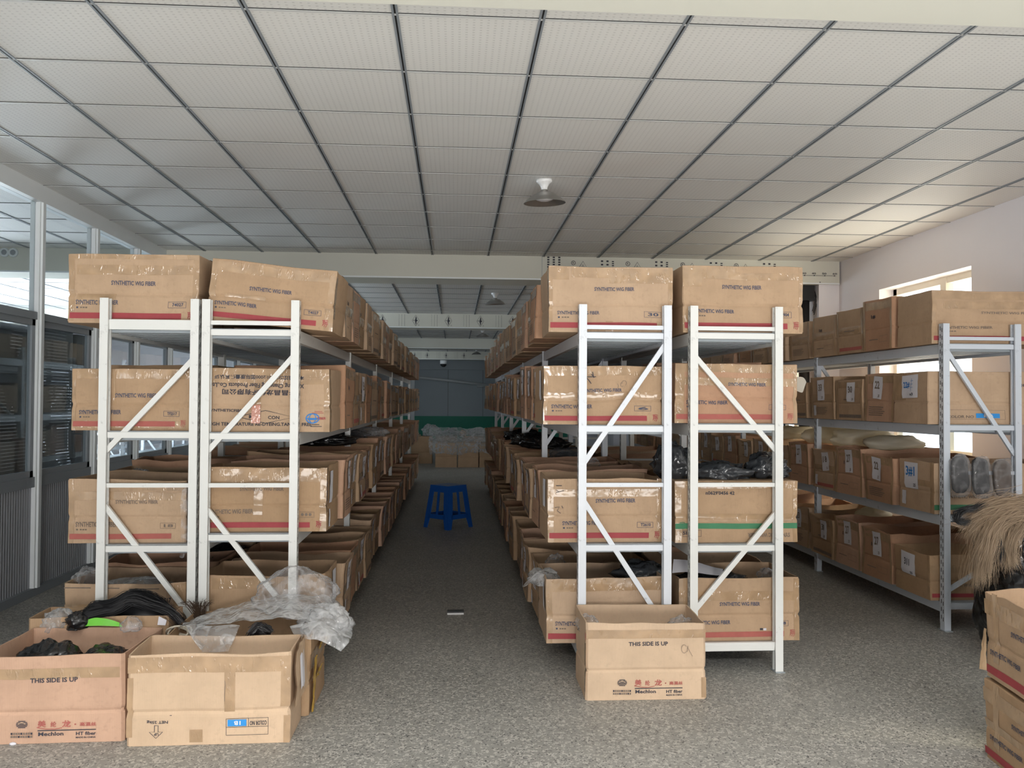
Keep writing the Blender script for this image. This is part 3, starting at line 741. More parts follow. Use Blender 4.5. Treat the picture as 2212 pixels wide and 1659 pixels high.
# second shelves
o = front(157, 410, 938, 797, LV['A'][1], seed=13, amp=.006, step=.03, art={'front': swf('TF2517', stripe=INK_ROSE, upper=(.36, .53, .71, .60), lower=(.06, .26, .41, .33))},
          tapes=[('front', .01, .84, .99, 1), ('front', .345, .42, .365, 1), ('front', 0, 0, .03, 1), ('front', .0, .04, .97, .155)])
label(o, 'closed carton stamped TF2517 on the second shelf beside the glass partition')
art = [('text', '本厂通过ISO9001:2000国际质量体系认证', .09, .83, .80, .90, INK, True),
       ('text', 'Xuchang Changlong Fiber Products Co.,Ltd', .06, .70, .80, .79, INK, True), ('text', '许昌昌龙化纤有限公司', .15, .585, .74, .675, INK, True),
       ('text', 'SYNTHETICFIBER', .05, .315, .34, .36, INK), ('text', 'HIGH TEMPERATURE RE-DYEING.TANGLE FREE', .05, .095, .86, .15, INK),
       ('pen', [(.28, .24), (.50, .345), (.72, .24), (.50, .135), (.28, .24)], .003, INK), ('text', 'MI', .37, .215, .43, .27, INK), ('text', 'CON', .52, .205, .61, .26, INK),
       ('pen', arc(.865, .22, .05, .075, 0, 360, 20), .006, INK_BLUE), ('pen', arc(.865, .22, .025, .075, 0, 360, 20), .004, INK_BLUE),
       ('pen', [(.815, .22), (.915, .22)], .005, INK_BLUE), ('rect', .83, .195, .90, .225, INK_BLUE), ('text', 'FIBER', .905, .20, .97, .24, INK_RED), ('rect', .86, .30, .95, .31, INK_ROSE), ('rect', .88, .325, .94, .335, INK_ROSE),
       ('rect', .86, .115, .92, .125, INK), ('rect', .85, .085, .94, .095, INK)]
o = front(437, 711, 938, 796, LV['B'][1], seed=17, amp=.007, step=.03, art={'front': art},
          tapes=[('front', .02, .86, 1, 1), ('front', .02, .76, .98, .85), ('front', .40, .40, .46, 1), ('front', .955, 0, 1, 1), ('front', .0, 0, .03, 1), ('right', 0, 0, .1, 1)])
t = MB(); wf = .65
t.grid(lambda a, c: Vector((-.325+.66*(.38+.07*a), -.2235-.008*abs(noise.noise(Vector((a*6, c*9, 2)))), .34*(.13+.29*c))), 10, 16, TAPE_PINK); q = t.build('packing_tape', o); q['label'] = 'crumpled pinkish tape down the middle'
label(o, 'closed carton with upside-down factory name and a diamond mark, second shelf left of aisle')
art = swf('6', upper=(.33, .555, .66, .615), lower=(.065, .28, .41, .35))
art += [('pen', [(.36, .80), (.385, .74), (.40, .70)], .004, INK), ('pen', [(.35, .815), (.44, .815)], .004, INK), ('pen', [(.40, .86), (.425, .80)], .004, INK), ('pen', [(.42, .80), (.41, .90)], .004, INK),
        ('pen', [(.62, .70), (.63, .66), (.625, .62)], .002, INK_FADED), ('pen', arc(.66, .68, .012, .035, 60, 330), .002, INK_FADED), ('pen', arc(.68, .71, .02, .04, -60, 200), .002, INK_FADED)]
o = front(1174, 1430, 918, 790, LV['C'][1], seed=19, amp=.009, step=.03, art={'front': art},
          tapes=[('front', 0, .84, 1, 1), ('front', 0, .42, 1, .56), ('front', 0, 0, .035, 1), ('left', .92, 0, 1, 1)],
          paper=[('left', .55, .42, .78, .93, [], .05)])
label(o, 'closed carton with handwriting and a sagging left corner, second shelf right of the aisle')
o = front(1457, 1720, 914, 785, LV['D'][1], seed=23, amp=.012, step=.03, mat=CARD_PINK, art={'front': swf('20', stripe=INK_ROSE, upper=(.44, .63, .74, .69), lower=(.10, .315, .44, .38))},
          tapes=[('front', 0, .86, 1, 1), ('front', 0, .64, 1, .77), ('front', 0, 0, .08, 1), ('front', .97, 0, 1, 1)])
label(o, 'pinkish dented carton, second shelf, second rack right of the aisle')
# third shelves: open cartons
o = front(150, 402, 1178, 1038, LV['A'][2], seed=29, amp=.010, step=.03, open_top=True, art={'front': swf('18', stripe=INK_ROSE, ink=INK_FADED, upper=(.39, .62, .75, .68), lower=(.06, .26, .41, .34), logo=False)},
          tapes=[('front', .01, .68, 1, .81), ('front', 0, 0, .045, 1), ('front', .62, .84, 1, .97)])
label(o, 'open faded carton stamped 18 on the third shelf beside the glass partition')
o = front(430, 705, 1150, 1011, LV['B'][2], seed=31, amp=.007, step=.03, open_top=True, corner=.02, art={'front': swf('...', ink=INK_FADED, upper=(.32, .64, .66, .70), lower=(.08, .28, .43, .35))},
          tapes=[('front', .02, .78, .98, .99), ('front', .43, .26, .50, .74), ('front', .0, 0, .03, 1), ('front', .95, 0, 1, 1), ('right', 0, .3, .1, 1)],
          paper=[('right', .18, .42, .42, .92, [], -.05), ('right', .12, .05, .2, .34, [])])
label(o, 'open carton with a dark red stripe, third shelf of the rack left of the aisle')
art = swf('T2610', upper=(.41, .625, .75, .69), lower=(.125, .27, .455, .335))+[('pen', [(.07, .90), (.12, .90)], .004, INK), ('pen', [(.07, .83), (.10, .80), (.07, .79), (.115, .81), (.14, .82)], .003, INK), ('pen', [(.06, .55), (.10, .56), (.08, .50), (.11, .46)], .003, INK), ('pen', [(.12, .58), (.13, .54)], .003, INK)]
o = front(1184, 1433, 1172, 1035, LV['C'][2], seed=37, amp=.006, step=.03, open_top=True, corner=.02, art={'front': art},
          tapes=[('front', 0, .72, 1, .84), ('front', 0, .0, .05, 1), ('front', .94, 0, 1, 1)], paper=[('left', .55, .52, .8, .97, [('pen', arc(.4, .5, .2, .3, 0, 200), .01, INK_FADED)], .04)])
label(o, 'open carton stamped T2610 on the third shelf right of the aisle')
art = [('text', 'SYNTHETIC WIG FIBER', .60, .085, .94, .155, INK_FADED, True), ('rect', 0, .225, 1, .315, INK_GREEN), ('text', 'n0629\'0456 42', .25, .78, .49, .84, INK), ('text', 'SI   S', .06, .13, .16, .185, INK), ('frame', .06, .10, .21, .20, INK)]+swirl(.03, .24, .05, INK_GREEN, 1.9)
o = front(1457, 1723, 1180, 1040, LV['D'][2], seed=41, amp=.008, step=.03, art={'front': art},
          tapes=[('front', 0, .88, 1, 1), ('front', .0, .34, 1, .47), ('front', 0, 0, .05, 1), ('front', .965, 0, 1, 1)])
label(o, 'carton with a green stripe below dark bags, third shelf, second rack right of aisle')
# bottom shelves: open cartons
o = front(140, 398, 1380, 1262, LV['A'][3], seed=43, amp=.010, step=.03, open_top=True, mat=CARD, art={'front': [('rect', .0, .93, .22, .945, INK_FADED), ('rect', .30, .93, .45, .945, INK_FADED), ('rect', .53, .92, .78, .935, INK_FADED), ('rect', .53, .90, .66, .91, INK_FADED),
          ('text', '2517', .80, .70, .88, .78, INK)]}, tapes=[('front', .0, .45, .5, .68), ('front', .9, .5, 1, 1)])
label(o, 'open low carton on the bottom shelf behind the black fibre heap')
o = front(430, 702, 1380, 1245, LV['B'][3], seed=47, amp=.007, step=.03, open_top=True, corner=.02, tapes=[('front', .1, .82, .6, .97)], art={'right': []}, paper=[('right', .55, .35, .8, .93, [], -.05)])
label(o, 'open carton on the bottom shelf behind the clear plastic bag, left of aisle')
o = front(1181, 1432, 1392, 1250, LV['C'][3], seed=53, amp=.008, step=.03, open_top=True, art={'front': swf('', upper=None, lower=(.075, .265, .41, .33))},
          tapes=[('front', 0, .80, 1, .99), ('front', 0, 0, .05, 1)], paper=[('left', .62, .42, .85, .9, [], .08)])
label(o, 'open carton on the bottom shelf with a grey bag hanging out, right of the aisle')
o = front(1467, 1726, 1393, 1251, LV['D'][3], seed=59, amp=.007, step=.03, open_top=True, art={'front': swf('1248', stripe=INK_ROSE, upper=(.33, .555, .665, .615), lower=(.08, .27, .42, .33))+[('rect', .665, .17, .69, .20, INK), ('rect', .695, .165, .72, .20, PAPER)]},
          tapes=[('front', 0, .64, 1, .79), ('front', 0, .3, .08, 1), ('front', .955, 0, 1, 1)])
label(o, 'open carton stamped 248 under the white sheet, bottom shelf near the bare rack foot')
# window-side rack
YE = 5.27
o = front(2013, 2325, 738, 628, LV['E'][0], y=YE, d=.43, seed=61, amp=.010, step=.03, art={'front': swf('', ink=INK_FADED, upper=(.34, .565, .69, .61), lower=(.08, .28, .42, .33))},
          tapes=[('front', 0, .84, 1, .98), ('front', .08, .66, .78, .80), ('front', 0, 0, .03, 1)])
label(o, 'yellowish closed carton at the front of the window rack, top shelf')
art = [('text', 'OPEN', .62, .72, .73, .78, INK, True), ('frame', .13, .10, .56, .28, INK_FADED), ('text', 'COLOR NO', .14, .12, .33, .175, INK_FADED), ('rect', .345, .125, .52, .215, INK_SKY), ('text', '1B', .40, .14, .47, .20, WHITE_PRINT), ('text', '3', .96, .10, .98, .17, INK_RED)]
o = front(2004, 2300, 918, 803, LV['E'][1], y=YE, d=.43, seed=67, amp=.008, step=.03, mat=CARD, art={'front': art}, tapes=[('front', .86, .0, 1, .9), ('left', .0, .45, .4, 1)],
          paper=[('left', .30, .50, .75, .95, [('text', '22#', .12, .42, .52, .72, INK_BLUE), ('pen', [(.62, .85), (.62, .3)], .015, INK_BLUE), ('pen', [(.56, .75), (.72, .75)], .015, INK_BLUE), ('pen', [(.56, .6), (.74, .6)], .015, INK_BLUE), ('pen', [(.56, .45), (.72, .45)], .015, INK_BLUE), ('text', 'x3', .56, .1, .76, .22, INK)], .03)])
label(o, 'carton with OPEN upside down and a blue 1B label on the window rack')
o = front(2018, 2310, 1114, 1000, LV['E'][2], y=YE, d=.43, seed=71, amp=.008, step=.03, open_top=True, art={'front': [('text', 'SYNTHETIC WIG FIBER', .08, .30, .40, .36, INK_FADED), ('rect', 0, .08, .9, .18, INK_GREEN)]},
          tapes=[('left', .9, 0, 1, 1), ('left', .25, .5, .9, .62)], paper=[('left', .18, .42, .58, .95, [('text', '3#1', .12, .45, .78, .85, INK_BLUE), ('text', '25', .68, .08, .85, .2, INK)], 0), ('left', .1, .08, .22, .36, [])])
label(o, 'open carton with a green stripe and clear fibre packs hanging over its front')
o = front(2008, 2290, 1310, 1200, LV['E'][3], y=YE, d=.43, seed=73, amp=.008, step=.03, open_top=True, art={'front': swf('', ink=INK_FADED, upper=None, lower=(.08, .30, .42, .36))},
          tapes=[('left', .93, 0, 1, 1), ('front', 0, .6, .7, .78)], paper=[('left', .22, .42, .62, .92, [('text', '311', .25, .40, .62, .72, INK), ('text', '25', .66, .06, .84, .17, INK)], -.02)])
label(o, 'open carton with a paper note reading 311 on the bottom shelf of the window rack')

# ------------------------------------------------------------------ the long rows behind them
def side_marks(i, side):
    a = []
    if i % 3 == 0: a += [('rect', .15, .12+.04*k, .62+.05*(k % 3), .135+.04*k, INK_FADED) for k in range(5)]
    if i % 3 == 1: a += [('text', '1#', .3, .62, .44, .70, INK), ('rect', .2, .2, .5, .215, INK_FADED), ('frame', .55, .15, .85, .27, INK_FADED)]
    if i % 3 == 2: a += [('rect', .1, .06, .95, .14, INK_ROSE if i % 2 else INK_FADED), ('rect', .3, .5, .7, .52, INK_FADED)]
    return {side: a}
W_, D_ = .645, .435
CLOSED, OPEN_, NOTED, OPEN_NOTED = [], [], [], []
def proto(k, open_top, side, note):
    hh = (.335, .35, .325, .34, .36, .33)[k % 6]
    tp = [(side, 0, 0, .07, 1), (side, .93, 0, 1, 1)]+([(side, .0, .43, 1, .60)] if k % 2 else [(side, .1, .80, 1, .96)])
    pp = []
    if note:
        u = .30+.07*(k % 3)
        pp = [(side, u, .46, u+.30, .94, [('text', ('22', '1B', '30', '33', '27', '18')[k % 6], .2, .45, .7, .8, INK_FADED), ('text', '25', .6, .08, .8, .2, INK_FADED)], (k-2)*.03)]
        if k % 2: pp.append((side, .12, .08, .24, .34, []))
    c = carton(W_, D_+.01*(k % 3-1), hh, open_top=open_top, seed=100+k*13+(50 if open_top else 0), amp=.012, step=.075, corner=.022 if open_top else .01,
               art=side_marks(k, side), tapes=tp, paper=pp, mat=CARD if k % 4 else CARD_PINK, curl=.012 if open_top else 0, rim_dip=.02)
    return c
PROTO = {}
ORD = 'first second third fourth fifth sixth seventh eighth ninth tenth eleventh twelfth thirteenth fourteenth fifteenth sixteenth seventeenth eighteenth nineteenth twentieth twenty-first twenty-second twenty-third twenty-fourth twenty-fifth twenty-sixth'.split()
LEVEL = ('top', 'second', 'third', 'bottom')
ROW_SPOTS = {}
def row(tagname, rack_phrase, cx, y_rack, bay, per, d_first, bays, levels, side, open_from, noted, seed, height=1.0):
    """cartons standing between the uprights of every bay; the very first place is taken by the printed front carton"""
    rr = random.Random(seed)
    for li in range(4):
        i = 0
        for k in range(bays[li]):
            a, b = y_rack+k*bay+.032, y_rack+(k+1)*bay-.032; n = per
            if k == 0: a = d_first; n = per-1
            p = (b-a)/n
            for j in range(n):
                op = li >= open_from; nt = noted(li, i)
                kk = rr.randrange(6); key = (kk, op, side, nt)
                if key in PROTO: o = copy_tree(PROTO[key])
                else: o = PROTO[key] = proto(kk, op, side, nt)
                y = a+p*(j+.5)
                o.location = (cx+rr.uniform(-.016, .016), y, levels[li]+.002)
                o.rotation_euler = (0, 0, R(rr.uniform(-.8, .8)))
                o.scale = (1, (p-.038)/.435, rr.uniform(.94, 1.04)*height)
                ROW_SPOTS[(tagname, li, i)] = (o, y)
                st = 'open' if op else 'closed'
                nn = 'paper-tagged ' if nt else ''
                tag(o, '%s%s carton, %s behind the front one, %s shelf, %s' % (nn, st, ORD[i], LEVEL[li], rack_phrase), 'box', 'cartons on the %s shelf of the %s' % (LEVEL[li], rack_phrase))
                i += 1
row('B', 'rack left of aisle', -.975, YF, 2.2, 5, 4.985, (5, 5, 5, 5), LV['B'], 'right', 2, lambda l, i: (l == 2 and i < 9) or (l == 3 and i % 2 == 0 and i < 12) or (l == 1 and i in (2,)), 1)
row('C', 'rack right of aisle', .815, YF, 1.9, 4, 4.985, (5, 5, 5, 5), LV['C'], 'left', 2, lambda l, i: (l == 1 and i < 9) or (l == 2 and i < 7) or (l == 3 and i in (0, 1, 2, 5, 8)), 2)
row('A', 'rack by the glass', -1.682, YF, 2.2, 5, 4.985, (1, 1, 2, 1), LV['A'], 'right', 2, lambda l, i: False, 3)
row('D', 'second rack right', 1.545, YF, 1.9, 4, 4.985, (2, 2, 2, 2), LV['D'], 'right', 2, lambda l, i: False, 4)
row('E', 'window rack', 3.395, 5.225, 1.9, 4, 5.715, (5, 5, 5, 5), LV['E'], 'left', 2, lambda l, i: l in (1, 2, 3) and i < 11 and not (l == 1 and i == 3), 5)
# ------------------------------------------------------------------ soft things: bags, films, fibre
def lump(m, c, r, seed, mat, amp=.32, nu=36, nv=22, freq=2.2, flat=.55, boxy=1.0):
    """a crumpled closed bag shape round c"""
    c = Vector(c); off = Vector((seed*5.1 % 50, seed*2.3 % 50, seed*9.7 % 50))
    def P(a, b):
        th, ph = 2*math.pi*a, math.pi*(1-b)
        n = Vector((math.sin(ph)*math.cos(th), math.sin(ph)*math.sin(th), math.cos(ph)))
        k = 1+amp*(noise.noise(n*freq+off)*.9+.55*abs(noise.noise(n*freq*2.3+off))+.35*abs(noise.noise(n*freq*5+off))-.3)
        if boxy != 1: n = Vector([math.copysign(abs(t)**boxy, t) for t in n])
        q = Vector((n.x*r[0], n.y*r[1], n.z*r[2]))*k
        if q.z < -r[2]*flat: q.z = -r[2]*flat+(q.z+r[2]*flat)*.1
        return c+q
    m.grid(P, nu, nv, mat)
def sheet(m, ctrl, mat, nu=40, nv=30, amp=.02, seed=1, freq=5):
    """a crumpled film through a grid of control points"""
    nr, nc = len(ctrl), len(ctrl[0])
    def cr(p, t):
        i = min(int(t*(len(p)-1)), len(p)-2); f = t*(len(p)-1)-i
        a, b, c, d = p[max(i-1, 0)], p[i], p[i+1], p[min(i+2, len(p)-1)]
        return .5*((2*b)+(c-a)*f+(2*a-5*b+4*c-d)*f*f+(3*b-a-3*c+d)*f*f*f)
    rows = [[Vector(p) for p in r] for r in ctrl]; off = Vector((seed*3.3, seed*7.7, seed))
    def P(u, v):
        q = cr([cr(r, u) for r in rows], v)
        return q+noise.noise_vector(q*freq+off)*amp+noise.noise_vector(q*freq*2.7+off)*amp*.5+Vector((0, 0, amp*1.2*abs(noise.noise(q*freq*1.6-off))))
    m.grid(P, nu, nv, mat)
def px_row(y, pts): return [at_y(a, b, y) for a, b in pts]
def strands(m, curves, n, wd, mat, jit, seed, segs=9):
    """n thin fibres along each guide curve of points"""
    rr = random.Random(seed)
    for cv in curves:
        cv = [Vector(p) for p in cv]
        for k in range(n):
            j0 = Vector((rr.gauss(0, 1), rr.gauss(0, 1), rr.gauss(0, 1)))*jit; j1 = Vector((rr.gauss(0, 1), rr.gauss(0, 1), rr.gauss(0, 1)))*jit
            pts = []
            e = 1-rr.random()*.25
            for i in range(segs+1):
                t = i/segs*e; f = t*(len(cv)-1); a = min(int(f), len(cv)-2); f -= a
                p0, p1, p2, p3 = cv[max(a-1, 0)], cv[a], cv[a+1], cv[min(a+2, len(cv)-1)]
                q = .5*((2*p1)+(p2-p0)*f+(2*p0-5*p1+4*p2-p3)*f*f+(3*p1-p0-3*p2+p3)*f*f*f)
                pts.append(q+j0*(1-t)+j1*t+noise.noise_vector(q*9+j0*30)*jit*.5)
            V, Fa = [], []
            for i, q in enumerate(pts):
                d = (pts[min(i+1, segs)]-pts[max(i-1, 0)]).normalized(); sd = d.cross(Vector((rr.random()-.5, -1, rr.random()-.5))).normalized()*wd*.5*(1-.7*i/segs)
                V += [q-sd, q+sd]
                if i: Fa.append((2*i-2, 2*i-1, 2*i+1, 2*i))
            m.add(V, Fa, mat, True)

# ------------------------------------------------------------------ cartons standing on the floor
def mechlon(hand=False):
    a = [('text', 'THIS SIDE IS UP', .35, .70, .68, .755, INK), ('pen', [(.405, .148), (.80, .148)], .004, INK),
         ('text', 'Mechlon', .41, .085, .58, .13, INK), ('text', 'HT fiber', .665, .085, .80, .125, INK), ('text', 'MADE IN CHINA', .665, .05, .80, .07, INK),
         ('text', '美', .405, .185, .46, .265, INK_ROSE), ('text', '纶', .49, .185, .53, .25, INK_ROSE), ('text', '龙', .57, .18, .63, .26, INK_ROSE), ('rect', .655, .205, .665, .22, INK_ROSE),
         ('text', '高温丝', .69, .19, .80, .235, INK_ROSE), ('pen', [(.40, .185), (.46, .165), (.52, .162), (.57, .175)], .003, INK_ROSE)]
    for k in range(6):
        h_ = .04*math.cos(math.asin((k-2.5)/3.2)); v = .225+.0145*(2.5-k)
        a.append(('rect', .30-h_, v-.0045, .30+h_, v+.0045, INK))
    a.append(('pen', [(.275, .232), (.30, .25), (.325, .232)], .003, CARD_PALE))
    for r in range(2):
        for k in range(9): a.append(('rect', .225+.017*k, .075+.034*(1-r), .237+.017*k, .098+.034*(1-r), INK_FADED if (k+r) % 4 else INK))
    if hand: a.append(('pen', arc(.815, .66, .022, .055, 30, 330)+[(.84, .62), (.845, .70), (.85, .66), (.885, .56)], .002, INK_FADED))
    return a
def on_floor(pxl, pxr, pyt, y, back_px, **kw):
    """carton on the floor: front face at depth y between two pixels columns, its back rim found from a rim pixel"""
    yaw = kw.pop('yaw', 0)
    a, b = at_y(pxl, pyt, y), at_y(pxr, pyt, y); h = (a.z+b.z)/2
    d = min(at_z(back_px[0], back_px[1], h).y, 4.445)-y
    o = carton(b.x-a.x, d, h, open_top=True, **kw)
    o.location = ((a.x+b.x)/2, y+d/2, .001); o.rotation_euler = (0, 0, yaw)
    return o, h, d
FLG = 'open cartons standing on the floor in front of the racks'
o, h1, d1 = on_floor(-44, 270, 1417, 3.70, (200, 1354), seed=81, amp=.006, step=.03, corner=.012, mat=CARD_PINK, crease=.36, art={'front': mechlon()}, tapes=[('front', 0, .74, .97, .86)])
label(o, 'open pinkish carton reading THIS SIDE IS UP with black bags inside, on the floor', FLG)
b1y = 3.70+d1
for k, (px, py, rx, rz) in enumerate(((105, 1418, .125, .085), (220, 1420, .11, .065))):
    c = at_y(px, py, 3.92); m = MB(); lump(m, (c.x, 3.93, c.z-.02), (rx, .13, rz), 3+k, BAG_BLACK, .30)
    tag(m.build('plastic_bag'), ('left of the two black bags inside the THIS SIDE IS UP carton on the left', 'right of the two black bags inside the THIS SIDE IS UP carton on the left')[k], 'bag', 'black bags in the floor carton')
# carton with the black fibre heap, right behind
yb0 = b1y+.015
a0, b0 = at_y(62, 1356, yb0), at_y(362, 1350, yb0); h0 = .405
d0 = at_z(280, 1309, h0).y-yb0
o = carton(b0.x-a0.x+.01, d0, h0, open_top=True, seed=83, amp=.008, step=.035, corner=.012, tapes=[('right', 0, .4, 1, .55)]); o.location = ((a0.x+b0.x)/2, yb0+d0/2, .001)
label(o, 'open floor carton holding a black fibre heap and a lime packet', FLG)
cx0, cy0 = (a0.x+b0.x)/2, yb0+d0/2
m = MB(); T = lambda px, py, y: at_y(px, py, y)
for k in range(1):
    lump(m, T(295, 1345, cy0+.03)-Vector((0, 0, .03)), (.20, .095, .155), 9, HAIR_BLACK, .12, 40, 24, 1.4)
cur = []
for k in range(9):
    y = cy0-.12+.03*k; s = 1-abs(k-5)*.05
    cur.append([T(150+8*k, 1338, y), T(200, 1326-2*k, y), T(250, 1300+abs(k-5)*3, y), T(285, 1281+abs(k-5)*3, y), T(330, 1289+abs(k-5)*4, y), T(372, 1325, y), T(402, 1358, y)])
strands(m, cur, 90, .0035, HAIR_BLACK, .012, 5, 12)
strands(m, [[T(235, 1320, cy0-.1), T(212, 1306, cy0-.1), T(204, 1312, cy0-.1), T(222, 1320, cy0-.1)]], 5, .003, HAIR_BLACK, .003, 6, 10)
tag(m.build('fibre_heap'), 'big heap of black synthetic fibre in the floor carton', 'hair')
m = MB(); sheet(m, [px_row(cy0-.16, ((183, 1354), (215, 1352), (240, 1352), (266, 1354))), px_row(cy0-.15, ((192, 1341), (212, 1336), (240, 1338), (260, 1345)))], LIME, 16, 8, .008, 3)
tag(m.build('packet'), 'bright lime packet below the black fibre heap', 'packet')
m = MB(); q = px_row(cy0-.14, ((340, 1350), (343, 1332), (360, 1340), (357, 1351))); m.add(q+[p+Vector((0, .002, .001)) for p in q], [(0, 1, 2, 3), (7, 6, 5, 4)], PAPER)
tag(m.build('paper_tag'), 'small white tag at the right foot of the black fibre heap', 'tag')
m = MB(); lump(m, T(128, 1342, cy0-.05), (.075, .09, .06), 21, FILM_GREY, .35)
tag(m.build('plastic_bag'), 'grey crumpled bag at the left end of the lime packet carton', 'bag')
m = MB(); lump(m, T(168, 1345, cy0-.14), (.05, .05, .05), 24, BAG_BLACK, .35)
tag(m.build('plastic_bag'), 'small black bag between the grey bag and the lime packet', 'bag')
m = MB(); lump(m, T(283, 1352, cy0-.17), (.05, .04, .04), 22, FILM_CLEAR, .35)
tag(m.build('plastic_bag'), 'tiny clear crumpled bag right of the lime packet', 'bag')
# the big pale carton NET 25kg with its torn right side
art = [('text', 'NET 25kg', .12, .245, .245, .285, INK, True), ('pen', [(.165, .225), (.165, .155), (.135, .155), (.175, .085), (.215, .155), (.187, .155), (.187, .225), (.165, .225)], .0025, INK), ('text', 'UP', .163, .115, .19, .145, INK, True),
       ('frame', .605, .10, .865, .285, INK), ('pen', [(.605, .19), (.865, .19)], .0016, INK), ('pen', [(.742, .19), (.742, .285)], .0016, INK), ('text', 'COLOR NO', .75, .205, .855, .255, INK, True),
       ('rect', .615, .20, .73, .275, INK_SKY), ('text', '1B', .655, .215, .695, .26, WHITE_PRINT, True), ('pen', [(.597, .71), (.602, .66), (.598, .60), (.597, .48)], .002, INK_FADED), ('rect', .255, .33, .268, .336, INK)]
o, h2, d2 = on_floor(276, 626, 1413, 3.65, (500, 1373), seed=91, amp=.006, step=.03, corner=.010, mat=CARD_PALE, crease=.37, art={'front': art}, yaw=R(1.0),
    tapes=[('front', .0, .80, 1, .97), ('front', .595, .36, .66, .82), ('front', .0, .1, .035, .75), ('front', .96, 0, 1, .3), ('front', .38, .03, .46, .17), ('front', .94, .4, 1, .8)],
    flaps=[((.352, -.13, .14), (.368, .125, .16), (.345, .125, .385), (.352, -.11, .375))])
label(o, 'open pale carton with upside-down NET 25kg and a blue 1B cell', FLG)
pp = MB(); q = [o.matrix_world @ Vector(v) for v in ()]
pp.grid(lambda a, c: Vector((.366+.004*a-.010*c+.003*math.sin(a*5), -.05+.09*a+.02*c, .19+.14*c+.01*math.sin(a*7))), 5, 6, PAPER); pp.build('paper_sheet', o)
# second floor carton behind it, under the film, with yellow tape
yb = 3.65+d2+.02
o = carton(.66, .46, .365, open_top=True, seed=93, amp=.010, step=.04, corner=.012, mat=CARD, tapes=[('right', 0, .55, 1, .75)]); xr2 = -.655
o.location = (xr2-.33, yb+.23, .001)
label(o, 'open floor carton with yellow tape under the milky plastic film', FLG)
m = MB()
for (u0, v0, u1, v1) in ((.05, .02, .20, .70), (.45, .66, .95, .76), (.88, .60, 1.02, .80), (.25, .35, .60, .45)):
    m = MB()
    m.grid(lambda a, c: Vector((.333+.012*abs(noise.noise(Vector((a*5, c*5, u0*9))))+.01*c, -.23+.46*(u0+(u1-u0)*a), .365*(v0+(v1-v0)*c))), 8, 8, TAPE_YELLOW)
    q = m.build('packing_tape', o); q['label'] = 'torn strip of yellow tape'
# films and bags over it
m = MB()
sheet(m, [px_row(4.43, ((430, 1345), (500, 1316), (600, 1296), (690, 1292), (735, 1312))), px_row(4.30, ((410, 1356), (480, 1328), (575, 1306), (680, 1306), (748, 1335))),
          px_row(4.15, ((395, 1362), (460, 1342), (560, 1326), (660, 1322), (756, 1360))), px_row(4.03, ((385, 1366), (455, 1360), (550, 1350), (655, 1350), (757, 1388)))], FILM_GREY, 80, 50, .020, 5)
sheet(m, [px_row(4.00, ((628, 1362), (690, 1352), (757, 1382))), px_row(3.95, ((640, 1378), (705, 1372), (756, 1398))), px_row(3.93, ((672, 1392), (715, 1400), (742, 1416)))], FILM_GREY, 30, 24, .014, 15)
f = m.build('plastic_film', loc=(0, 0, .014))
m = MB(); sheet(m, [px_row(3.97, ((400, 1362), (460, 1360), (520, 1360))), px_row(3.91, ((412, 1384), (462, 1384), (510, 1382))), px_row(3.89, ((436, 1418), (465, 1420), (494, 1418)))], FILM_GREY, 24, 20, .010, 8)
m.build('hanging_corner', f)
tag(f, 'wide milky plastic film heaped over the carton behind the NET 25kg one', 'film')
m = MB(); lump(m, T(640, 1288, 4.29), (.205, .11, .135), 31, FILM_CLEAR, .22, 70, 44, 1.8, .7)
tag(m.build('plastic_bag'), 'large puffed clear bag in front of the rack foot, left of the aisle', 'bag')
m = MB(); lump(m, T(700, 1345, 4.10), (.125, .08, .085), 37, FILM_GREY, .34, 60, 40, 1.7)
tag(m.build('plastic_bag'), 'milky crumpled bag at the right end of the wide film', 'bag')
m = MB(); lump(m, T(565, 1362, 4.02), (.05, .03, .03), 39, HAIR_BLACK, .3)
strands(m, [[T(542, 1368, 3.985), T(560, 1350, 3.985), T(588, 1368, 3.985)]], 60, .003, HAIR_BLACK, .01, 8)
tag(m.build('fibre_bundle'), 'small black fibre bundle peeping out under the milky film', 'hair')
m = MB(); base = T(432, 1352, 4.38)
cur = [[base, T(432+dx*.4, 1330, 4.38), T(430+dx, 1308-abs(dx)*.1, 4.36), T(430+dx*1.7, 1296+abs(dx)*.35, 4.34)] for dx in (-26, -16, -8, -2, 4, 10, 18)]
strands(m, cur, 14, .004, HAIR_BROWN, .008, 9, 10)
tag(m.build('fibre_tuft'), 'brown tuft of fibre sticking up beside the milky film', 'hair')
m = MB()
for k in range(5):
    c = T(382+3*k, 1366+2*(k % 3), 4.12); rr_ = .05-.004*k
    m.tube([c+Vector((rr_*math.cos(t*.42+k), .01*k+.012*math.sin(t*.9), rr_*.6*math.sin(t*.42+k))) for t in range(17)], .0045, HAIR_WHITE, 6)
tag(m.build('cord_coil'), 'coil of cream cord at the left end of the milky film', 'cord')
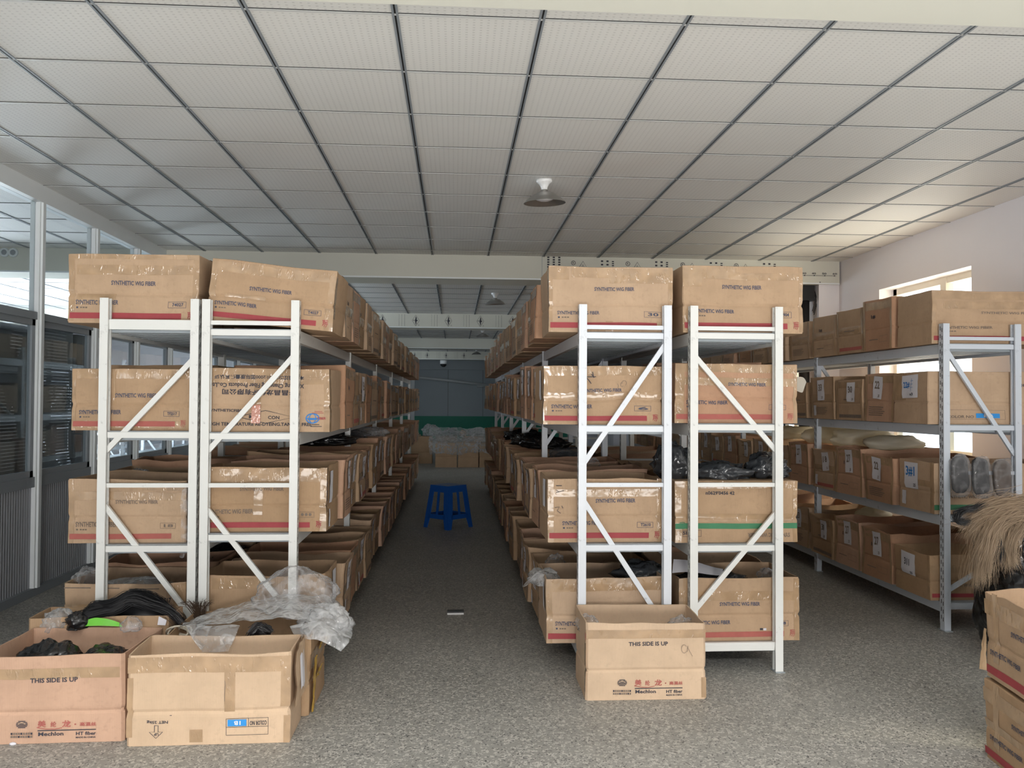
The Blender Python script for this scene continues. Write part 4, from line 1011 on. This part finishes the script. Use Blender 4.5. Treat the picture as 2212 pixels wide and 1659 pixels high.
# THIS SIDE IS UP carton right of the aisle
o, h3, d3 = on_floor(1267, 1526, 1345, 4.08, (1370, 1303), seed=97, amp=.005, step=.03, corner=.010, mat=CARD_PALE, crease=.385, art={'front': mechlon(True)},
    tapes=[('front', 0, .80, 1, .91), ('front', .96, .02, 1, .28), ('left', .9, .1, 1, .9)], yaw=R(-.6))
label(o, 'open carton reading THIS SIDE IS UP standing right of the aisle', FLG)
for k, (px, py, r) in enumerate(((1255, 1340, .06), (1470, 1345, .065))):
    m = MB(); c = T(px, py, 4.33); lump(m, (c.x+(.03 if k == 0 else 0), 4.33, c.z-.02), (r, r, r*.8), 45+k, FILM_CLEAR, .4)
    tag(m.build('plastic_bag'), ('clear crumple in the left corner of the right THIS SIDE IS UP carton', 'clear crumple in the right corner of the right THIS SIDE IS UP carton')[k], 'bag')
# two cartons one on the other at the right picture edge
def edge_carton(zb, h, open_top, seed, extra):
    o = carton(.42, .70, h, open_top=open_top, seed=seed, amp=.012, step=.035, corner=.010, mat=CARD, crease=.42, rim_dip=.03, lean=(-.01, 0),
        art={'left': [('text', 'SYNTHETIC WIG FIBER', .30, .60, .63, .66, INK_NAVY), ('text', 'SYNTHETIC WIG FIBER', .06, .27, .40, .33, INK_NAVY), ('rect', 0, .05, .88, .14, INK_RED)]},
        tapes=[('left', 0, .72, 1, .90), ('left', .10, .2, .16, 1)]+extra)
    return o
ang = R(-7); c0 = at_z(2130, 1632, 0)
def edge_place(o, zb):
    o.rotation_euler = (0, 0, ang); o.location = (c0.x+.21*math.cos(ang)+.35*math.sin(ang), c0.y-.35*math.cos(ang)+.21*math.sin(ang), zb)
lo = edge_carton(0, .315, False, 103, [('left', 0, .40, 1, .50)]); edge_place(lo, .001)
label(lo, 'lower carton of the pair at the right picture edge, on the floor', FLG)
up = edge_carton(.32, .345, True, 107, []); edge_place(up, .335)
label(up, 'upper open carton of the pair at the right picture edge', FLG)
m = MB()
m.grid(lambda a, c: Vector((-.215-.02*a*(1-c)-.008*abs(noise.noise(Vector((a*5, c*6, 1)))), .33+.02*a, .02+.17*c)), 6, 10, TAPE); q = m.build('packing_tape', up); q['label'] = 'loose tape end at the corner'
# black bag with tan fibre behind them
m = MB(); c = T(2112, 1290, 4.36); lump(m, (3.36, 4.62, .405), (.33, .25, .40), 111, BAG_BLACK, .06, 64, 48, 2.4, .99, .45)
tag(m.build('sack'), 'tall black sack behind the carton pair at the right edge', 'bag')
m = MB(); Ty = 4.36
cur = [[T(2230, 1090+4*k, Ty), T(2170, 1092+5*k, Ty-.02), T(2120, 1105+4*k, Ty-.03), T(2095+2*k, 1122+5*k, Ty-.02), T(2075+6*k, 1130+8*k, Ty)] for k in range(6)]
cur += [[T(2180, 1105, Ty), T(2138+3*k, 1130, Ty-.05), T(2122+5*k, 1170, Ty-.06), T(2110+5*k, 1215, Ty-.05), T(2104+6*k, 1268-5*k, Ty-.04)] for k in range(5)]
cur += [[T(2200, 1120, Ty), T(2180+2*k, 1160, Ty-.05), T(2176+2*k, 1200, Ty-.05), T(2180+2*k, 1220, Ty-.05)] for k in range(3)]
strands(m, cur, 230, .0017, HAIR_TAN, .030, 12, 12)
tag(m.build('fibre_bundle'), 'long tan fibre bundle draped over the tall black sack', 'hair')
m = MB(); cur = [[T(2068, 1108, Ty-.05), T(2085, 1100, Ty-.05), T(2105, 1098, Ty-.05), T(2130, 1088, Ty-.04)], [T(2068, 1112, Ty-.05), T(2066, 1122, Ty-.05), T(2080, 1128, Ty-.05), T(2100, 1125, Ty-.05)], [T(2150, 1150, Ty-.06), T(2160, 1185, Ty-.07), T(2158, 1215, Ty-.07)]]
strands(m, cur, 160, .002, HAIR_BLACK, .012, 13)
tag(m.build('fibre_bundle'), 'short black fibre strands over the tan bundle by the window rack', 'hair')
# small thing on the aisle floor
a, b = at_z(966, 1328, 0), at_z(1002, 1328, 0); m = MB(); L = b.x-a.x
m.box(-L/2, L/2, 0, .055, .002, .022, BLACK_PLASTIC); m.box(-L/2, L/2, -.003, 0, .001, .012, WHITE_PRINT)
o = m.build('flat_case', loc=((a.x+b.x)/2, a.y, 0)); tag(o, 'small flat black case with a white edge on the aisle floor', 'case')
c = at_z(28, 1609, 0); m = MB(); lump(m, (0, 0, .004), (.014, .008, .007), 3, PAPER, .3, 12, 8); tag(m.build('paper_scrap', loc=c), 'tiny white scrap on the floor at the lower left', 'scrap')

# ------------------------------------------------------------------ bags on and in the racks
def bag(px, py, y, r, seed, mat, text, core=None, amp=.36, **kw):
    m = MB(); c = T(px, py, y); lump(m, (0, 0, 0), r, seed, mat, amp, **kw); o = m.build('plastic_bag', loc=c)
    if core:
        m = MB(); lump(m, (0, 0, -.01), (r[0]*.72, r[1]*.72, r[2]*.68), seed+1, core, .2); m.build('contents', o)
    return tag(o, text, 'bag')
bag(1172, 1248, 4.72, (.085, .10, .05), 51, FILM_GREY, 'grey bag over the aisle-side rim of the front bottom carton, right rack')
m = MB(); sheet(m, [[at_y(1195, 1238, 4.74), at_y(1180, 1236, 4.66), at_y(1168, 1238, 4.58)], [at_y(1170, 1240, 4.76), at_y(1155, 1245, 4.66), at_y(1148, 1250, 4.56)], [at_y(1135, 1262, 4.76), at_y(1128, 1270, 4.66), at_y(1122, 1276, 4.56)]], FILM_GREY, 24, 24, .014, 4)
tag(m.build('plastic_bag'), 'grey plastic bag mouth hanging into the aisle from the right rack', 'bag')
bag(1385, 1240, 4.72, (.155, .10, .075), 55, BAG_SMOKE, 'smoky bag with dark fibre in the front bottom carton, right rack')
m = MB(); q = [T(1455, 1208, 4.72), T(1562, 1226, 4.70), T(1560, 1240, 4.60), T(1452, 1238, 4.62)]
m.grid(lambda a, c: (q[0]*(1-a)+q[1]*a)*(1-c)+(q[3]*(1-a)+q[2]*a)*c+Vector((0, 0, .008*math.sin(a*5))), 8, 6, PAPER)
tag(m.build('paper_sheet'), 'white paper sheet sticking out of the carton stamped 248', 'paper')
bag(1535, 1250, 4.74, (.20, .12, .045), 57, BAG_SMOKE, 'smoky bag under the white paper sheet')
bag(1655, 1246, 4.76, (.05, .05, .05), 58, FILM_CLEAR, 'small clear bag at the right end of the carton stamped 248')
bag(1455, 1005, 4.72, (.115, .12, .135), 61, BAG_SMOKE, 'tall smoky bag heaped left on the green-striped carton')
bag(1552, 1022, 4.70, (.19, .13, .065), 63, BAG_SMOKE, 'flat dark bag in the middle on the green-striped carton')
bag(1655, 1012, 4.72, (.135, .13, .085), 65, BAG_SMOKE, 'smoky bag heaped right on the green-striped carton')
m = MB(); q = T(1718, 820, 4.62); sheet(m, [[q+Vector((-.03, 0, .01)), q+Vector((.04, 0, .012)), q+Vector((.065, 0, -.015))], [q+Vector((-.03, 0, -.05)), q+Vector((.035, 0, -.075)), q+Vector((.05, 0, -.06))]], CLOTH_WHITE, 12, 8, .008, 3)
tag(m.build('foam_scrap'), 'cream scrap poking out beside the pinkish dented carton', 'scrap')
bag(300, 1030, 5.10, (.07, .06, .05), 71, FILM_CLEAR, 'clear crumpled bag on the open cartons of the rack by the glass')
bag(190, 1252, 4.68, (.08, .09, .06), 73, FILM_CLEAR, 'clear bag in the low carton behind the black fibre heap')
bag(300, 1262, 4.74, (.17, .10, .035), 74, FILM_GREY, 'flat film over the low carton behind the black fibre heap')
m = MB(); sheet(m, [px_row(4.50, ((394, 1062), (402, 1058), (410, 1062))), px_row(4.49, ((390, 1120), (398, 1118), (404, 1120))), px_row(4.50, ((392, 1170), (400, 1168), (408, 1172))), px_row(4.50, ((388, 1205), (392, 1207), (398, 1206)))], FILM_CLEAR, 10, 40, .012, 9)
tag(m.build('plastic_strip'), 'clear plastic strip hanging beside the post of the rack by the glass', 'film')
for k, (px, py, y, r) in enumerate(((470, 1195, 5.6, (.16, .2, .06)), (360, 1200, 5.7, (.22, .25, .07)))):
    bag(px, py, y, r, 75+k, BAG_BLACK, ('black bag on the bottom shelf cartons, left rack of the aisle', 'black bag on the bottom shelf cartons by the glass')[k])
# dark bags over the third shelves further in
def in_row(key, dz, r, seed, mat, text, dx=0, core=None):
    o, y = ROW_SPOTS[key]; m = MB(); lump(m, (0, 0, 0), r, seed, mat, .34)
    b = m.build('plastic_bag', loc=(o.location.x+dx, y, o.location.z+.345+dz))
    if core:
        m = MB(); lump(m, (0, 0, -.01), (r[0]*.7, r[1]*.7, r[2]*.7), seed+2, core, .2); m.build('contents', b)
    return tag(b, text, 'bag')
in_row(('B', 2, 3), .04, (.23, .13, .06), 81, BAG_BLACK, 'black bag on the fourth-row open carton, third shelf, left of aisle', 0)
in_row(('B', 2, 5), .04, (.22, .13, .06), 82, FILM_SMOKE, 'smoky bag on the third shelf further in, left of aisle', .02, BAG_BLACK)
in_row(('B', 2, 7), .03, (.23, .13, .065), 83, FILM_GREY, 'grey film bag hanging off the third shelf, left of aisle', .10)
in_row(('C', 2, 5), .03, (.22, .14, .07), 84, BAG_BLACK, 'nearer black bag on the third shelf, right of aisle', -.02)
in_row(('C', 2, 6), .04, (.22, .14, .075), 85, BAG_BLACK, 'middle black bag on the third shelf, right of aisle', -.06)
in_row(('C', 2, 8), .03, (.22, .14, .08), 86, BAG_BLACK, 'farthest black bag on the third shelf, right of aisle', -.08)
in_row(('C', 2, 3), -.01, (.16, .13, .06), 87, FILM_SMOKE, 'blue-grey bag inside an open carton, third shelf, right of aisle', .1, BAG_BLACK)
in_row(('C', 2, 1), -.01, (.05, .06, .045), 88, FILM_CLEAR, 'small clear bag inside an open carton, third shelf, right of aisle', .12)
in_row(('C', 3, 0), -.05, (.06, .06, .06), 89, FILM_CLEAR, 'clear bag low in a bottom shelf carton, right of aisle', -.2)
# cream sacks on the window rack
for k, (key, dz, r, dx) in enumerate(((('E', 2, 1), .05, (.24, .17, .075), .05), (('E', 2, 2), .065, (.27, .20, .10), .02), (('E', 2, 3), .065, (.28, .20, .10), 0), (('E', 2, 5), .055, (.26, .18, .08), 0), (('E', 3, 2), -.02, (.16, .12, .08), .12), (('E', 3, 6), .0, (.2, .12, .09), .1))):
    o, y = ROW_SPOTS[key]; m = MB(); lump(m, (0, 0, 0), r, 91+k, CLOTH_WHITE, .22, freq=1.6)
    tag(m.build('cloth_sack', loc=(o.location.x+dx, y, o.location.z+.345+dz)), ('cream sack nearest the viewer on the window rack, third shelf', 'second cream sack on the window rack, third shelf', 'largest cream sack on the window rack, third shelf', 'farthest cream sack on the window rack, third shelf',
        'cream sack glowing in a bottom carton of the window rack', 'far cream sack in a bottom carton of the window rack')[k], 'sack', 'cream sacks on the window rack')
# clear packs of dark fibre hanging over the front carton of the window rack
for k, (px, w_, mt) in enumerate(((2074, .066, HAIR_BLACK), (2119, .066, HAIR_BLACK), (2166, .068, HAIR_BROWN))):
    c = T(px, 1028+4*k, 5.168); m = MB(); lump(m, (0, 0, 0), (w_, .024, .135), 121+k, FILM_PACK, .16, 48, 36, 1.6, .98, .55)
    o = m.build('fibre_pack', loc=c, rot=(R(-4), 0, 0)); m = MB(); lump(m, (0, .004, .008), (w_*.86, .016, .118), 131+k, mt, .10, 24, 20, 1.5, .98, .6); m.build('fibre', o)
    tag(o, ('left clear pack of black fibre hanging on the window rack front', 'middle clear pack of black fibre hanging on the window rack front', 'right pack with purplish brown fibre hanging on the window rack front')[k], 'pack', 'fibre packs hanging at the window rack front')

# ------------------------------------------------------------------ blue stool in the aisle
def stool():
    r = empty('plastic_stool'); ht, a, b, t = .485, .145, .20, .006
    m = MB(); m.box(-a, a, -a, a, ht-.014, ht, BLUE_PLASTIC)
    for s in range(4):
        ca, sa = math.cos(s*math.pi/2), math.sin(s*math.pi/2)
        p = [(-a, a, ht), (a, a, ht), (a+.008, a+.008, ht-.075), (-a-.008, a+.008, ht-.075)]
        q = [(x*ca-y*sa, x*sa+y*ca, z) for x, y, z in p]; m.add(q+[(x*.96, y*.96, z) for x, y, z in q], [(3, 2, 1, 0), (4, 5, 6, 7), (2, 3, 7, 6)], BLUE_PLASTIC)
    m.build('seat', r)
    def half(z): return a+.008+(b-a-.008)*(ht-.075-z)/(ht-.075)
    for s in range(4):
        ca, sa = math.cos(s*math.pi/2), math.sin(s*math.pi/2); rot = lambda p: (p[0]*ca-p[1]*sa, p[0]*sa+p[1]*ca, p[2])
        m = MB()
        def strip(z0, z1, w0, w1):
            for ax in (0, 1):
                P = []
                for z, w in ((z0, w0), (z1, w1)):
                    h = half(z); P += [(h, h, z), (h-w, h, z)] if ax == 0 else [(h, h, z), (h, h-w, z)]
                P = [rot(p) for p in P]; P2 = [(x*(1-t/.2), y*(1-t/.2), z) for x, y, z in P]
                f = [(0, 1, 3, 2), (4, 6, 7, 5), (1, 5, 7, 3), (0, 4, 5, 1)]
                m.add(P+P2, f, BLUE_PLASTIC)
        strip(0, .11, .055, .075); strip(.11, ht-.07, .075, .07)
        m.build('leg', r)
        m = MB()
        def panel(x0, x1, z0, z1):
            P = [rot((x, half(z), z)) for x, z in ((x0, z0), (x1, z0), (x1, z1), (x0, z1))]; P2 = [(x*(1-t/.2), y*(1-t/.2), z) for x, y, z in P]
            m.add(P+P2, [(0, 3, 2, 1), (4, 5, 6, 7), (0, 1, 5, 4), (2, 3, 7, 6), (1, 2, 6, 5), (3, 0, 4, 7)], BLUE_PLASTIC)
        panel(-.13, .13, .11, .16); panel(-.017, .017, .16, ht-.07)
        m.build('side_panel', r)
    return r
st = stool(); p = at_z(968, 1138, 0); st.location = (p.x, p.y, 0); st.rotation_euler = (0, 0, R(45)); tag(st, 'blue plastic stool standing in the dark aisle', 'stool')

# ------------------------------------------------------------------ the heap that closes the aisle
YH = 18.45; hb = at_y(940, 957, YH).z
for k, (xa, xb) in enumerate(((940, 987), (989, 1033), (1035, 1080))):
    a, b = at_y(xa, 1010, YH), at_y(xb, 1010, YH)
    o = carton(b.x-a.x, .6, hb, seed=140+k, amp=.006, step=.1); o.location = ((a.x+b.x)/2, YH+.3, .001)
    tag(o, ('left tall brown carton under plastic at the aisle end', 'middle tall brown carton under plastic at the aisle end', 'right tall brown carton under plastic at the aisle end')[k], 'box', 'tall cartons closing the aisle')
m = MB(); zt = hb+.02
sheet(m, [[at_y(px, 925, YH+.65) for px in (930, 960, 990, 1020, 1080)], [Vector((at_y(px, 930, YH+.3).x, YH+.3, zt+.05)) for px in (926, 960, 990, 1020, 1080)],
          [Vector((at_y(px, 930, YH-.03).x, YH-.03, zt)) for px in (924, 960, 990, 1020, 1080)], [Vector((at_y(px, 930, YH-.05).x, YH-.05, zt-.28+.05*(i % 2))) for i, px in enumerate((930, 958, 990, 1020, 1080))]], FILM_GREY, 40, 24, .03, 6)
tag(m.build('plastic_film'), 'grey film spread over the tall cartons at the aisle end', 'film')
for k, (px, py, r, mt, tx) in enumerate(((932, 930, (.22, .3, .17), FILM_GREY, 'large wrapped grey bundle at the left of the aisle end heap'), (972, 922, (.17, .3, .12), FILM_SMOKE, 'dark wrapped bundle in the middle of the aisle end heap'),
        (1000, 924, (.09, .2, .09), CARD, 'small brown lump beside the white scrap on the aisle end heap'), (1035, 918, (.24, .3, .12), FILM_GREY, 'pale wrapped bundle at the right of the aisle end heap'), (893, 905, (.17, .2, .05), CLOTH_WHITE, 'white flat pack on top at the far left of the aisle end'))):
    m = MB(); c = at_y(px, py, YH+1.3); c.z = min(c.z, .625+r[2]*.62); lump(m, (0, 0, 0), r, 150+k, mt, .3); tag(m.build('wrapped_bundle', loc=c), tx, 'bundle')
for k, (px, zz) in enumerate(((912, .62), (965, .62), (1022, .62))):
    c = at_y(px, 930, YH+1.3); o = carton(.48, .5, zz, seed=160+k, amp=.01, step=.1); o.location = (c.x, YH+1.35, .001)
    tag(o, ('brown carton propping the left end of the far heap', 'brown carton propping the middle of the far heap', 'brown carton propping the right end of the far heap')[k], 'box')
# slanting pipes on the far wall
m = MB(); m.tube([at_y(880, 812, 31.5), at_y(1055, 832, 31.5)], .05, ALU, 8); m.tube([at_y(1030, 834, 31.6), at_y(1060, 832, 31.6)], .05, ALU, 8)
tag(m.build('wall_pipe'), 'slanting pale pipe across the far end wall', 'pipe')
